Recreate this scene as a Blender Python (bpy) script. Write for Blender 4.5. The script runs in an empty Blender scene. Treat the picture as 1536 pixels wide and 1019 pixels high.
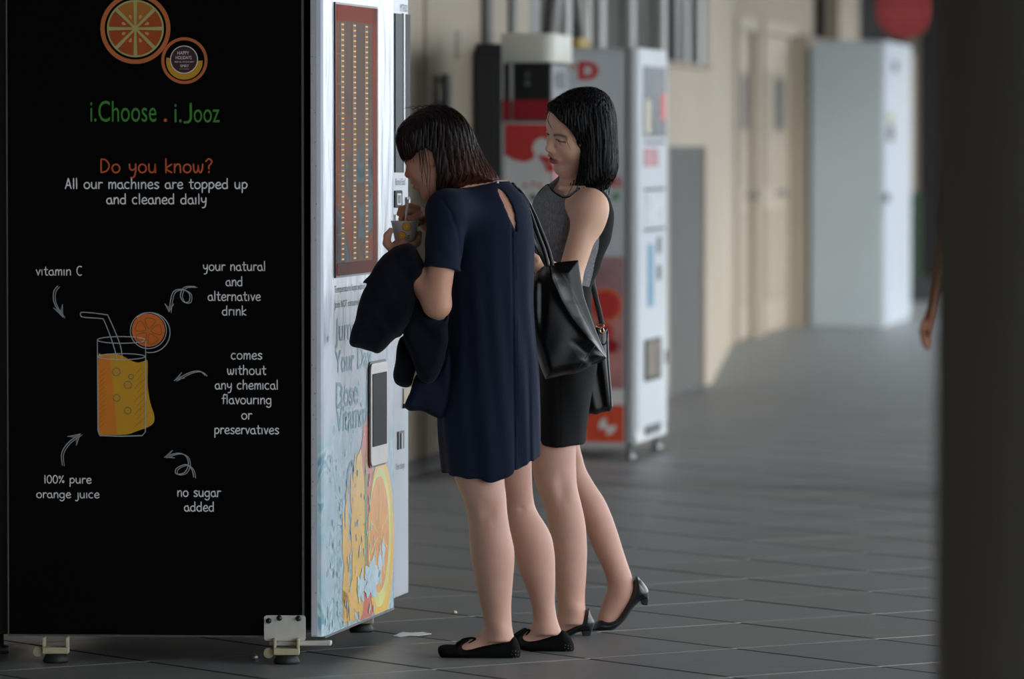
import bpy, bmesh, math, random
import numpy as np
from mathutils import Vector, Matrix

random.seed(7); np.random.seed(7)
SC = bpy.context.scene
COL = SC.collection

# ------------------------------------------------------------------ camera, world, light, exposure
CAM_H, FPX, HOR = 1.45, 8155.0, 215.0
cam_d = bpy.data.cameras.new('camera'); cam = bpy.data.objects.new('camera', cam_d); COL.objects.link(cam)
cam_d.sensor_width = 36.0; cam_d.lens = FPX / 1536 * 36; cam_d.clip_start = 0.5; cam_d.clip_end = 300
PITCH = math.atan((509.5 - HOR) / FPX)
cam.location = (0, 0, CAM_H); cam.rotation_euler = (math.radians(90) - PITCH, 0, 0)
cam_d.dof.use_dof = True; cam_d.dof.focus_distance = 15.6; cam_d.dof.aperture_fstop = 3.3
SC.camera = cam
W = bpy.data.worlds.new('overcast_sky'); SC.world = W; W.use_nodes = True
bg = W.node_tree.nodes['Background']; bg.inputs[0].default_value = (0.86, 0.93, 1.0, 1); bg.inputs[1].default_value = 1.35
sun_d = bpy.data.lights.new('hazy_sun', 'SUN'); sun_d.energy = 0.35; sun_d.angle = math.radians(12); sun_d.color = (1.0, 0.93, 0.84)
sun = bpy.data.objects.new('hazy_sun', sun_d); COL.objects.link(sun)
sun.rotation_euler = Vector((-0.80, 0.30, -0.52)).to_track_quat('-Z', 'Y').to_euler()
vs = SC.view_settings; vs.view_transform = 'Standard'; vs.look = 'None'; vs.gamma = 1.0; vs.use_curve_mapping = False
vs.exposure = 1.5
SC.cycles.use_denoising = True
SC.cycles.max_bounces = 6

# ------------------------------------------------------------------ measuring helpers (world metres)
_cp, _sp = math.cos(PITCH), math.sin(PITCH)
def ray(px, py):
    u = -(py - 509.5) / FPX
    return np.array([(px - 768) / FPX, _cp + u * _sp, -_sp + u * _cp])
def P(px, py, Y):                                   # the point at depth Y that the photo shows there
    r = ray(px, py); t = Y / r[1]
    return np.array([r[0] * t, Y, CAM_H + r[2] * t])
def G(px, py, z=0.0):                               # the point on the ground (height z)
    r = ray(px, py); t = (z - CAM_H) / r[2]
    return np.array([r[0] * t, r[1] * t, z])
def onplane(px, py, o, n):
    r = ray(px, py); c = np.array([0, 0, CAM_H]); t = np.dot(np.array(o) - c, n) / np.dot(r, n)
    return c + r * t
def nrm(v):
    v = np.array(v, float); return v / np.linalg.norm(v)
UP = np.array([0, 0, 1.0])

# ------------------------------------------------------------------ object helpers
ROOT = {}
def thing(name, label, cat, loc=(0, 0, 0), group=None):
    o = bpy.data.objects.new(name, None); COL.objects.link(o); o.empty_display_size = 0.1
    o.location = tuple(float(v) for v in loc); o['label'] = label; o['category'] = cat
    if group: o['group'] = group
    ROOT[o.name] = np.array(loc, float)
    return o
def tag(o, label, cat, group=None, kind=None):
    o['label'] = label; o['category'] = cat
    if group: o['group'] = group
    if kind: o['kind'] = kind
    return o
def link_mesh(me, name, mat, parent=None, kind=None, mats=None):
    o = bpy.data.objects.new(name, me); COL.objects.link(o)
    for m in (mats or [mat]): me.materials.append(m)
    if parent is not None:
        r = ROOT.get(parent.name, np.zeros(3)); o.parent = parent
        if np.any(r):
            n = len(me.vertices); a = np.empty(n * 3, 'f'); me.vertices.foreach_get('co', a)
            a = a.reshape(-1, 3) - r.astype('f'); me.vertices.foreach_set('co', a.ravel()); me.update()
        ROOT[o.name] = r
    if kind: o['kind'] = kind
    return o

class MB:                                           # mesh builder in world coordinates
    def __init__(s): s.v = []; s.f = []; s.sm = []; s.mi = []; s.cur = 0
    def vert(s, p): s.v.append(tuple(float(c) for c in p)); return len(s.v) - 1
    def face(s, idx, sm=False): s.f.append(tuple(idx)); s.sm.append(sm); s.mi.append(s.cur)
    def poly(s, pts, sm=False): s.face([s.vert(p) for p in pts], sm)
    def box8(s, c):                                 # c: 8 corners, bottom ring then top ring
        b = [s.vert(p) for p in c]
        for f in ((3, 2, 1, 0), (4, 5, 6, 7), (0, 1, 5, 4), (1, 2, 6, 5), (2, 3, 7, 6), (3, 0, 4, 7)): s.face([b[i] for i in f])
        return s
    def box(s, o, u, v, w):                         # corner + three edge vectors
        o, u, v, w = (np.array(a, float) for a in (o, u, v, w))
        return s.box8([o, o + u, o + u + v, o + v, o + w, o + u + w, o + u + v + w, o + v + w])
    def abox(s, x0, x1, y0, y1, z0, z1): return s.box((x0, y0, z0), (x1 - x0, 0, 0), (0, y1 - y0, 0), (0, 0, z1 - z0))
    def prism(s, pts, d, sm=False):                 # closed outline pushed along d
        d = np.array(d, float); n = len(pts)
        a = [s.vert(p) for p in pts]; b = [s.vert(np.array(p) + d) for p in pts]
        s.face(a[::-1]); s.face(b)
        for i in range(n): s.face((a[i], a[(i + 1) % n], b[(i + 1) % n], b[i]), sm)
        return s
    def tube(s, pts, r, n=8, cap=True, flat=1.0):
        pts = [np.array(p, float) for p in pts]; m = len(pts)
        rr = [r] * m if np.isscalar(r) else list(r)
        rings = []; prev = None
        for i, p in enumerate(pts):
            t = nrm(pts[min(i + 1, m - 1)] - pts[max(i - 1, 0)])
            if prev is None:
                a = np.array([0, 1.0, 0]) if abs(t[1]) < 0.9 else np.array([1.0, 0, 0])
                prev = nrm(np.cross(t, a))
            nn = nrm(prev - t * np.dot(prev, t)); bb = np.cross(t, nn); prev = nn
            rings.append([s.vert(p + rr[i] * (math.cos(k * 2 * math.pi / n) * nn + flat * math.sin(k * 2 * math.pi / n) * bb)) for k in range(n)])
        for i in range(m - 1):
            for k in range(n): s.face((rings[i][k], rings[i][(k + 1) % n], rings[i + 1][(k + 1) % n], rings[i + 1][k]), True)
        if cap: s.face(rings[0][::-1]); s.face(rings[-1])
        return s
    def lathe(s, prof, c, ax=(0, 0, 1), n=24):      # prof: (r, h)
        ax = nrm(ax); a = np.array([1.0, 0, 0]) if abs(ax[0]) < 0.9 else np.array([0, 1.0, 0])
        u = nrm(np.cross(ax, a)); v = np.cross(ax, u); c = np.array(c, float); rings = []
        for r, h in prof:
            rings.append([s.vert(c + ax * h + r * (math.cos(k * 2 * math.pi / n) * u + math.sin(k * 2 * math.pi / n) * v)) for k in range(n)])
        for i in range(len(prof) - 1):
            for k in range(n): s.face((rings[i][k], rings[i][(k + 1) % n], rings[i + 1][(k + 1) % n], rings[i + 1][k]), True)
        s.face(rings[0][::-1]); s.face(rings[-1])
        return s
    def build(s, name, mat, parent=None, bevel=0.0, kind=None, mats=None):
        me = bpy.data.meshes.new(name); me.from_pydata(s.v, [], s.f)
        me.polygons.foreach_set('use_smooth', s.sm); me.polygons.foreach_set('material_index', s.mi)
        bm = bmesh.new(); bm.from_mesh(me); bmesh.ops.recalc_face_normals(bm, faces=bm.faces)
        if bevel: bmesh.ops.bevel(bm, geom=bm.edges[:], offset=bevel, segments=2, profile=0.5, affect='EDGES', clamp_overlap=True)
        bm.to_mesh(me); bm.free(); me.update()
        return link_mesh(me, name, mat, parent, kind, mats)

# ------------------------------------------------------------------ materials
def srgb(r, g, b):
    f = lambda c: (c / 255) / 12.92 if c / 255 <= 0.04045 else ((c / 255 + 0.055) / 1.055) ** 2.4
    return (f(r), f(g), f(b), 1)
def mat(name, col, rough=0.6, metal=0.0, spec=0.5, var=0.06, scale=8.0, bump=0.0, bscale=60.0, stretch=(1, 1, 1), coat=0.0, emit=0.0, sheen=0.0, sss=0.0, attr=None, alpha=1.0):
    m = bpy.data.materials.new(name); m.use_nodes = True; nt = m.node_tree; N = nt.nodes; L = nt.links
    b = N['Principled BSDF']; c = srgb(*col)
    b.inputs['Roughness'].default_value = rough; b.inputs['Metallic'].default_value = metal
    b.inputs['Specular IOR Level'].default_value = spec; b.inputs['Coat Weight'].default_value = coat
    b.inputs['Sheen Weight'].default_value = sheen
    if sss: b.inputs['Subsurface Weight'].default_value = sss; b.inputs['Subsurface Radius'].default_value = (0.012, 0.005, 0.003); b.inputs['Subsurface Scale'].default_value = 1.0
    tc = N.new('ShaderNodeTexCoord'); mp = N.new('ShaderNodeMapping'); mp.inputs['Scale'].default_value = stretch
    L.new(tc.outputs['Object'], mp.inputs['Vector'])
    no = N.new('ShaderNodeTexNoise'); no.inputs['Scale'].default_value = scale; no.inputs['Detail'].default_value = 5
    L.new(mp.outputs[0], no.inputs['Vector'])
    mr = N.new('ShaderNodeMapRange'); mr.inputs['From Min'].default_value = 0.3; mr.inputs['From Max'].default_value = 0.7
    mr.inputs['To Min'].default_value = 1 - var; mr.inputs['To Max'].default_value = 1 + var
    L.new(no.outputs['Fac'], mr.inputs['Value'])
    mx = N.new('ShaderNodeVectorMath'); mx.operation = 'SCALE'
    if attr:
        at = N.new('ShaderNodeAttribute'); at.attribute_name = attr; L.new(at.outputs['Color'], mx.inputs[0])
    else: mx.inputs[0].default_value = c[:3]
    L.new(mr.outputs[0], mx.inputs['Scale']); L.new(mx.outputs[0], b.inputs['Base Color'])
    if bump:
        n2 = N.new('ShaderNodeTexNoise'); n2.inputs['Scale'].default_value = bscale; n2.inputs['Detail'].default_value = 4
        L.new(mp.outputs[0], n2.inputs['Vector'])
        bp = N.new('ShaderNodeBump'); bp.inputs['Strength'].default_value = bump; bp.inputs['Distance'].default_value = 0.004
        L.new(n2.outputs['Fac'], bp.inputs['Height']); L.new(bp.outputs[0], b.inputs['Normal'])
    if emit:
        b.inputs['Emission Color'].default_value = c; b.inputs['Emission Strength'].default_value = emit
    return m

# ------------------------------------------------------------------ curves and lettering
def catmull(pts, n=6, closed=False):
    pts = [np.array(p, float) for p in pts]; m = len(pts); out = []
    rng = range(m) if closed else range(m - 1)
    for i in rng:
        if closed: p0, p1, p2, p3 = pts[(i - 1) % m], pts[i], pts[(i + 1) % m], pts[(i + 2) % m]
        else: p0, p1, p2, p3 = pts[max(i - 1, 0)], pts[i], pts[i + 1], pts[min(i + 2, m - 1)]
        for k in range(n):
            t = k / n
            out.append(0.5 * (2 * p1 + (p2 - p0) * t + (2 * p0 - 5 * p1 + 4 * p2 - p3) * t * t + (3 * p1 - p0 - 3 * p2 + p3) * t ** 3))
    if not closed: out.append(pts[-1])
    return out
def ribbon(mb, pts, w, o, u, v, n, closed=False):   # flat stroke in plane (o; u, v), lifted along n
    m = len(pts); L = []; R = []
    for i, p in enumerate(pts):
        a = pts[(i - 1) % m] if (closed or i > 0) else p; b = pts[(i + 1) % m] if (closed or i < m - 1) else p
        d = b - a; l = math.hypot(*d) or 1; q = np.array([-d[1], d[0]]) / l * w / 2
        e = np.zeros(2)
        if not closed and i == 0: e = -d / l * w * 0.35
        if not closed and i == m - 1: e = d / l * w * 0.35
        k = 0.75 if (not closed and i in (0, m - 1)) else 1
        L.append(mb.vert(o + u * (p + q * k + e)[0] + v * (p + q * k + e)[1])); R.append(mb.vert(o + u * (p - q * k + e)[0] + v * (p - q * k + e)[1]))
    for i in range(m if closed else m - 1):
        j = (i + 1) % m; mb.face((L[i], R[i], R[j], L[j]))
def arc(cx, cy, rx, ry, a0, a1, n=9):
    return [(cx + rx * math.cos(math.radians(a0 + (a1 - a0) * k / (n - 1))), cy + ry * math.sin(math.radians(a0 + (a1 - a0) * k / (n - 1)))) for k in range(n)]
HW = {                                              # hand-drawn alphabet: (strokes, advance); x-height 1
 'a': ([arc(.42, .45, .38, .45, 60, 330), [(.62, .95), (.72, .55), (.75, .25), (.92, 0)]], 1.05),
 'c': ([arc(.42, .5, .40, .5, 55, 305)], .92), 'd': ([arc(.42, .45, .38, .45, 60, 330), [(.76, 1.6), (.76, .8), (.78, .02)]], 1.08),
 'e': ([[(.06, .5), (.45, .5), (.76, .62), (.62, .95), (.3, .93), (.06, .5), (.2, .1), (.5, 0), (.8, .15)]], .98),
 'f': ([[(.72, 1.5), (.5, 1.6), (.32, 1.35), (.32, .6), (.3, 0)], [(.05, .92), (.65, .95)]], .78),
 'g': ([arc(.42, .48, .38, .45, 50, 330), [(.76, .95), (.78, .3), (.74, -.35), (.4, -.58), (.08, -.4)]], 1.06),
 'h': ([[(.1, 1.6), (.1, .8), (.08, 0)], [(.1, .6), (.4, .98), (.68, .8), (.72, 0)]], 1.0),
 'i': ([[(.12, .98), (.14, 0)]], .46), 'j': ([[(.3, .98), (.32, -.2), (.1, -.55), (-.12, -.45)]], .58),
 'k': ([[(.1, 1.6), (.1, 0)], [(.7, .95), (.12, .45), (.72, 0)]], .92), 'l': ([[(.12, 1.6), (.14, 0)]], .44),
 'm': ([[(.1, .98), (.1, 0)], [(.1, .6), (.35, .98), (.55, .8), (.57, .02)], [(.57, .6), (.85, .98), (1.05, .8), (1.08, 0)]], 1.34),
 'n': ([[(.1, .98), (.1, 0)], [(.1, .6), (.4, .98), (.68, .8), (.72, 0)]], .98), 'o': ([arc(.45, .48, .40, .48, 95, 460, 13)], 1.06),
 'p': ([[(.1, .95), (.1, .2), (.08, -.62)], [(.1, .7), (.45, 1.0), (.8, .6), (.55, .08), (.12, .15)]], 1.0),
 'r': ([[(.1, .98), (.1, 0)], [(.1, .6), (.32, .95), (.62, .9)]], .74),
 's': ([[(.66, .88), (.35, 1.0), (.1, .75), (.4, .5), (.66, .25), (.38, 0), (.06, .12)]], .84),
 't': ([[(.28, 1.45), (.28, .3), (.42, .02), (.62, .06)], [(.02, .98), (.62, 1.0)]], .78),
 'u': ([[(.08, .98), (.12, .25), (.4, 0), (.68, .25), (.74, .98)], [(.74, .98), (.78, 0)]], 1.04),
 'v': ([[(.05, .98), (.22, .5), (.36, 0)], [(.36, 0), (.52, .5), (.7, .98)]], .86),
 'w': ([[(.05, .98), (.12, .25), (.32, 0), (.52, .3), (.56, .85)], [(.56, .85), (.62, .25), (.82, 0), (1.0, .4), (1.04, .98)]], 1.3),
 'y': ([[(.08, .98), (.14, .45), (.42, .28), (.7, .5)], [(.74, .98), (.72, .1), (.55, -.5), (.2, -.58)]], 1.0),
 'A': ([[(.02, 0), (.25, .8), (.45, 1.6)], [(.45, 1.6), (.66, .8), (.85, 0)], [(.15, .5), (.75, .52)]], 1.1),
 'C': ([arc(.55, .8, .5, .8, 60, 300, 11)], 1.1), 'D': ([[(.1, 1.55), (.1, .02)], [(.1, 1.55), (.6, 1.45), (.95, .85), (.7, .2), (.1, .02)]], 1.22),
 '1': ([[(.2, 1.5), (.22, 0)]], .52), '0': ([arc(.42, .75, .36, .75, 95, 455, 13)], .98),
 '%': ([[(.75, 1.45), (.15, .05)], arc(.18, 1.15, .12, .18, 0, 360, 7), arc(.75, .3, .12, .18, 0, 360, 7)], 1.05),
 '?': ([[(.08, 1.3), (.4, 1.6), (.72, 1.25), (.4, .75), (.4, .45)], [(.4, .12), (.4, .02)]], .85), ' ': ([], .75)}
def hand_text(mb, txt, cu, cv, xh, width, w, o, u, v, n):     # centred at (cu, cv baseline), given total width
    adv = sum(HW[c][1] for c in txt) - .2; sx = width / adv; x = cu - width / 2
    for c in txt:
        st, a = HW[c]
        for s_ in st:
            pts = [np.array([x + p[0] * sx, cv + p[1] * xh]) for p in catmull(s_, 4)]
            ribbon(mb, pts, w, o, u, v, n)
        x += a * sx
def font_text(name, txt, o, u, v, height, width, material, parent, n, kind=None, center=False, bold=0.0):
    cu = bpy.data.curves.new(name, 'FONT'); cu.body = txt; cu.size = 1; cu.resolution_u = 3; cu.offset = bold
    ob = bpy.data.objects.new(name, cu); COL.objects.link(ob)
    me = bpy.data.meshes.new_from_object(ob.evaluated_get(bpy.context.evaluated_depsgraph_get()))
    bpy.data.objects.remove(ob)
    k = len(me.vertices); a = np.empty(k * 3, 'f'); me.vertices.foreach_get('co', a); a = a.reshape(-1, 3)
    x0, x1 = a[:, 0].min(), a[:, 0].max(); y0, y1 = a[:, 1].min(), a[:, 1].max()
    y0 = min(y0, 0) if y0 > -0.05 else y0
    sx = width / (x1 - x0); sy = height / (y1 - y0)
    X = (a[:, 0] - x0) * sx - (width / 2 if center else 0); Yv = (a[:, 1] - y0) * sy
    q = np.array(o)[None] + X[:, None] * np.array(u)[None] + Yv[:, None] * np.array(v)[None] + 0 * np.array(n)[None]
    me.vertices.foreach_set('co', q.astype('f').ravel()); me.update()
    return link_mesh(me, name, material, parent, kind)
# ------------------------------------------------------------------ the setting
TH = math.radians(10.2); WD = np.array([math.sin(TH), math.cos(TH), 0.0]); WN = np.array([math.cos(TH), -math.sin(TH), 0.0])
M = {}
M['tile'] = mat('slate_tile', (106, 110, 112), rough=0.42, spec=0.35, var=0.10, scale=1.6, bump=0.12, bscale=90)
M['tile2'] = mat('slate_tile_warm', (107, 109, 108), rough=0.44, spec=0.35, var=0.10, scale=1.6, bump=0.12, bscale=90)
M['tile3'] = mat('slate_tile_dark', (102, 106, 109), rough=0.40, spec=0.35, var=0.12, scale=1.6, bump=0.12, bscale=90)
for k_ in ('tile', 'tile2', 'tile3'):
    nt = M[k_].node_tree; nz = [x for x in nt.nodes if x.type == 'MAPPING'][0]; nz.inputs['Scale'].default_value = (1, 14, 1); nz.inputs['Rotation'].default_value = (0, 0, 0)
M['grout'] = mat('dark_grout', (22, 23, 24), rough=0.95, spec=0.1, var=0.2)
M['grout_l'] = mat('pale_grout', (165, 165, 160), rough=0.9, spec=0.1, var=0.1)
M['wall'] = mat('cream_paint', (162, 149, 130), rough=0.7, var=0.05, scale=0.9)
M['wall_d'] = mat('cream_paint_worn', (144, 131, 113), rough=0.7, var=0.06, scale=1.4)
M['skirting'] = mat('grey_skirting', (92, 92, 90), rough=0.7)
M['column'] = mat('grey_column_paint', (112, 109, 103), rough=0.75, var=0.05, scale=3, bump=0.1)
M['ceiling'] = mat('grey_soffit', (120, 118, 112), rough=0.9)
M['dark'] = mat('dark_void', (26, 25, 23), rough=0.8, spec=0.2, var=0.2, scale=2)
M['glass_d'] = mat('dark_window_glass', (58, 56, 48), rough=0.5, spec=0.04, var=0.35, scale=2.5)
M['mullion'] = mat('grey_frame_paint', (168, 166, 160), rough=0.5)
M['shutter'] = mat('grey_shutter', (88, 87, 84), rough=0.6, spec=.08, var=0.05, scale=2)
M['door'] = mat('beige_door_paint', (154, 140, 121), rough=0.55, var=0.05, scale=2)
M['metal'] = mat('brushed_steel', (150, 150, 150), rough=0.35, metal=0.9)
M['black'] = mat('black_plastic', (16, 16, 17), rough=0.4)

# floor: tile by tile near the camera, joined beyond
fl = MB(); fl.abox(-7, 14, -6, 64, -0.2, -0.0012); floor = fl.build('floor', M['grout']); floor['kind'] = 'structure'
ta = math.radians(35.6); E2 = np.array([math.cos(ta), math.sin(ta), 0]); E1 = np.array([-math.sin(ta), math.cos(ta), 0])
O0 = np.array([1.064, 15.87, 0]); LA, LB = 0.655, 0.525     # along E1, along E2
GD, GL = 0.016, 0.010                                        # dark joints run along E1, pale ones along E2
def tile_mesh():
    mb = MB(); a, b, c = (LA - GL) / 2, (LB - GD) / 2, 0.0016
    A = [E1 * sx * a + E2 * sy * b for sx, sy in ((-1, -1), (1, -1), (1, 1), (-1, 1))]
    B = [E1 * sx * (a - c) + E2 * sy * (b - c) for sx, sy in ((-1, -1), (1, -1), (1, 1), (-1, 1))]
    lo = [mb.vert(p - UP * 0.012) for p in A]; mi = [mb.vert(p - UP * 0.0012) for p in A]; hi = [mb.vert(p) for p in B]
    mb.face(hi); mb.face(lo[::-1])
    for i in range(4):
        j = (i + 1) % 4; mb.face((lo[i], lo[j], mi[j], mi[i])); mb.face((mi[i], mi[j], hi[j], hi[i]))
    return mb
tms = []
for k_ in ('tile', 'tile2', 'tile3'):
    o = tile_mesh().build('tile', M[k_], floor); tms.append(o.data); bpy.data.objects.remove(o)
rest = MB(); strips = MB(); tb = tile_mesh(); cand = []
for i in range(-60, 70):
    for j in range(-60, 70):
        c = O0 + E1 * (i + .5) * LA + E2 * (j + .5) * LB
        if not (-4.5 < c[0] < 9 and 6 < c[1] < 62): continue
        if c[1] < 33.5 and abs(c[0]) < 0.0942 * c[1] + 0.42 and c[1] > 14.0: cand.append((c[1], c))
        else:
            n0 = len(rest.v); rest.v += [tuple(c + np.array(v) + UP * random.uniform(-2e-4, 2e-4)) for v in tb.v]
            rest.f += [tuple(q + n0 for q in f) for f in tb.f]; rest.sm += tb.sm; rest.mi += tb.mi
cand.sort(key=lambda t: t[0])
for n_, (yy, c) in enumerate(cand):
    if n_ < 295:
        o = bpy.data.objects.new('tile', tms[random.choice((0, 0, 1, 2))]); COL.objects.link(o); o.parent = floor
        o.location = tuple(c + UP * random.uniform(-3e-4, 3e-4))
    else:
        n0 = len(rest.v); rest.v += [tuple(c + np.array(v)) for v in tb.v]
        rest.f += [tuple(q + n0 for q in f) for f in tb.f]; rest.sm += tb.sm; rest.mi += tb.mi
rest.build('paving', M['tile'], floor, kind='stuff')
for i in range(-60, 70):
    a = O0 + E1 * i * LA
    p0 = a + E2 * -20; p1 = a + E2 * 20
    strips.box(p0 - E1 * GL / 2 - UP * 0.002, E1 * GL, p1 - p0, UP * 0.0019)
strips.build('joint_filler', M['grout_l'], floor, kind='stuff')

# left building wall, running away from the camera
WO = np.array([-0.376, 23.98, 0.0])
def wx(px):                                         # distance along the wall where it crosses that column of the photo
    k = (px - 768) / FPX; return (k * WO[1] - WO[0]) / (WD[0] - k * WD[1])
def wp(t, z, out=0.0): return WO + WD * t + WN * out + UP * z
def wallbox(mb, t0, t1, z0, z1, o0, o1): return mb.box(wp(t0, z0, o0), WD * (t1 - t0), WN * (o1 - o0), UP * (z1 - z0))
def struct(mb, name, m, bevel=0, parent=None):
    o = mb.build(name, m, parent, bevel=bevel)
    if parent is None: o['kind'] = 'structure'
    return o
t_end = wx(1068); WZ = 3.2; SILL = 1.92
w = MB(); TW0 = wx(795); TN0, TN1 = wx(1003), wx(1058)
wallbox(w, -22, TW0, 0, WZ, -0.25, 0); wallbox(w, TW0, TN0, 0, SILL, -0.25, 0); wallbox(w, TN0, TN1, 1.43, SILL, -0.25, 0)
wallbox(w, TN1, t_end, 0, SILL, -0.25, 0); wallbox(w, wx(1060), t_end, SILL, WZ, -0.25, 0); wallbox(w, TW0, wx(1060), 2.9, WZ, -0.25, 0)
wall_l = struct(w, 'wall_left', M['wall'])
# segment B turns a little more towards the camera, then the wall with the doors
B0 = wp(t_end, 0); B1 = G(1097, 517); B1 = B1 + np.array([0, 0, 0])
w = MB(); dB = nrm(B1 - B0); nB = np.array([dB[1], -dB[0], 0]); LBn = np.linalg.norm(B1 - B0)
w.box(B0 - nB * 0.25, dB * (LBn + .2), nB * 0.25, UP * WZ); struct(w, 'wall_side', M['wall'])
CO = B1.copy()
def cx_(px):
    k = (px - 768) / FPX; return (k * CO[1] - CO[0]) / (WD[0] - k * WD[1])
def cpt(t, z, out=0.0): return CO + WD * t + WN * out + UP * z
D1a, D1b, D2a, D2b = cx_(1105), cx_(1131), cx_(1144), cx_(1190)
DH = CAM_H + (215 - 44) / FPX * 40.5
w = MB()
def cbox(mb, t0, t1, z0, z1, o0, o1): return mb.box(cpt(t0, z0, o0), WD * (t1 - t0), WN * (o1 - o0), UP * (z1 - z0))
cbox(w, 0, D1a, 0, WZ, -0.3, 0); cbox(w, D1a, D2b, DH, WZ, -0.3, 0); cbox(w, D1b, D2a, 0, DH, -0.3, 0)
cbox(w, D2b, cx_(1206), 0, WZ, -0.3, 0.0); cbox(w, cx_(1206), 13, 0, 2.3, -0.3, 0); cbox(w, cx_(1206), cx_(1220), 2.3, WZ, -.3, 0)
cbox(w, cx_(1258), cx_(1288), 2.3, WZ, -.3, 0); struct(w, 'wall_back', M['wall_d'])
w = MB(); cbox(w, cx_(1221), cx_(1257), 2.3, WZ, -.28, -.2); g = struct(w, 'window_2', M['dark'])
for px_ in (1222, 1239, 1256):
    w = MB(); cbox(w, cx_(px_) - .03, cx_(px_) + .03, 2.3, WZ, -.2, -.12); w.build('mullion', M['black'], g)
w = MB(); cbox(w, cx_(1289), 13, 2.3, WZ, -.28, -.2); struct(w, 'window_3', M['dark'])
def door(tA, tB, name, knob_t, stick):
    d = MB(); cbox(d, tA + .02, tB - .02, 0.01, DH - .02, -0.06, -0.03); o = struct(d, name, M['door'], bevel=.004)
    wd = tB - tA
    for z0, z1 in ((0.25, 0.95), (1.12, DH - .3)):
        p = MB(); cbox(p, tA + wd * .22, tB - wd * .22, z0, z1, -.03, -.02); p.build('door_panel', M['wall_d'], o, bevel=.006)
    f = MB(); cbox(f, tA - .07, tA + .02, 0, DH + .07, -.06, .02); cbox(f, tB - .02, tB + .07, 0, DH + .07, -.06, .02); cbox(f, tA, tB, DH - .02, DH + .07, -.06, .018)
    f.build('door_frame', M['door'], o, bevel=.004)
    k = MB(); c = cpt(knob_t, 1.07, -.03); k.lathe([(.035, 0), (.035, .01), (.014, .015), (.014, .05), (.03, .06), (.034, .08), (.02, .1)], c, WN, 16)
    k.build('door_handle', M['metal'], o)
    if stick:
        s_ = MB(); cbox(s_, tA + wd * .45, tA + wd * .75, 1.55, 1.95, -.021, -.016); s_.build('notice', M['shutter'], o)
    return o
door(D1a, D1b, 'door_2', cx_(1126), True); door(D2a, D2b, 'door_3', cx_(1170), True)
# skirting along both walls
w = MB(); wallbox(w, -22, TN0, 0, 0.07, 0, 0.012); struct(w, 'baseboard_left', M['skirting'])
# shutter niche
w = MB(); wallbox(w, TN0, TN1, 0, 1.43, -.04, -.015); sh = struct(w, 'door_1', M['shutter'])
# long window with mullions
w = MB(); wallbox(w, TW0, wx(1060), SILL, 2.9, -.07, -.06); win = struct(w, 'window_1', M['glass_d'])
for px_, hw, mm in ((800, .10, 'black'), (806, .12, 'black'), (857, .075, 'mullion'), (887, .06, 'mullion'), (908, .07, 'mullion'), (953, .07, 'mullion'), (1000, .08, 'mullion'), (1019, .11, 'black'), (1034, .07, 'mullion'), (1055, .09, 'mullion')):
    w = MB(); t = wx(px_); wallbox(w, t - hw, t + hw, SILL, 2.9, -.06, -.01); w.build('mullion', M[mm], win, bevel=.004)
w = MB(); t0, t1 = wx(835), wx(858)
w.tube([wp(t0, SILL, -.03), wp(t1, 2.75, -.03)], .03, 6); w.tube([wp(wx(882), SILL, -.03), wp(t1, 2.75, -.03)], .03, 6); w.build('brace', M['mullion'], win)
w = MB(); wallbox(w, TW0, wx(1062), SILL - .03, SILL, -.2, .03); struct(w, 'trim_1', M['wall_d'], bevel=.004)
# wall joints and pilaster left of the machines
for n_, (pa, pb, out, mm) in enumerate(((636, 640, .008, 'wall_d'), (722, 730, .03, 'skirting'), (762, 768, .02, 'skirting'))):
    w = MB(); wallbox(w, wx(pa), wx(pb), 0.07, WZ, 0, out); struct(w, 'trim_%d' % (n_ + 2), M[mm])
w = MB(); w.abox(-7, 1.2, -4.8, -4.5, 0, WZ + .3); struct(w, 'wall_light_blocker', M['wall'])  # unseen wall added behind the camera to hold back light from there
# ceiling, end wall, column
w = MB(); w.abox(-7, 4.8, -4.5, 62, WZ, WZ + .3); struct(w, 'ceiling', M['ceiling'])
w = MB(); w.abox(2.5, 14, 53, 53.3, 0, WZ); struct(w, 'wall_far', M['dark'])
w = MB(); w.abox(-7, -6.8, -4.5, 30, 0, WZ); struct(w, 'wall_outer', M['wall'])
c = MB(); c.lathe([(.38, 0), (.38, .02), (.36, .03), (.36, WZ)], (0.985, 8.0, 0), n=64)
col = c.build('round_column', M['column']); tag(col, 'dark grey round column in the right foreground, out of focus', 'column'); 
# ------------------------------------------------------------------ machine materials
M['mblack'] = mat('black_vinyl_print', (4, 4, 5), rough=0.5, spec=0.06, var=0.1)
M['mframe'] = mat('black_metal_trim', (14, 14, 15), rough=0.35, spec=0.4)
M['edge'] = mat('grey_edge_trim', (90, 90, 92), rough=0.4, metal=0.3)
M['white'] = mat('white_enamel', (190, 194, 202), rough=0.3, spec=0.35, var=0.02)
M['white_side'] = mat('white_enamel_scuffed', (200, 205, 214), rough=0.4, var=0.05, scale=6)
M['steel_w'] = mat('white_bracket_paint', (196, 194, 186), rough=0.45, var=0.05, scale=30)
M['cream'] = mat('cream_caster_metal', (176, 168, 136), rough=0.5, var=0.1, scale=20)
M['rubber'] = mat('black_rubber', (18, 18, 18), rough=0.6)
M['bolt'] = mat('dark_bolt', (70, 70, 70), rough=0.3, metal=0.9)
M['txt_w'] = mat('white_print', (236, 238, 240), rough=0.6, var=0.02)
M['txt_g'] = mat('green_print', (62, 140, 48), rough=0.6, var=0.03)
M['txt_o'] = mat('orange_print', (206, 92, 48), rough=0.6, var=0.03)
M['line'] = mat('grey_chalk_print', (170, 178, 184), rough=0.6, var=0.05)
M['o_ring'] = mat('slice_rind_print', (196, 106, 54), rough=0.6, var=0.05)
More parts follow.
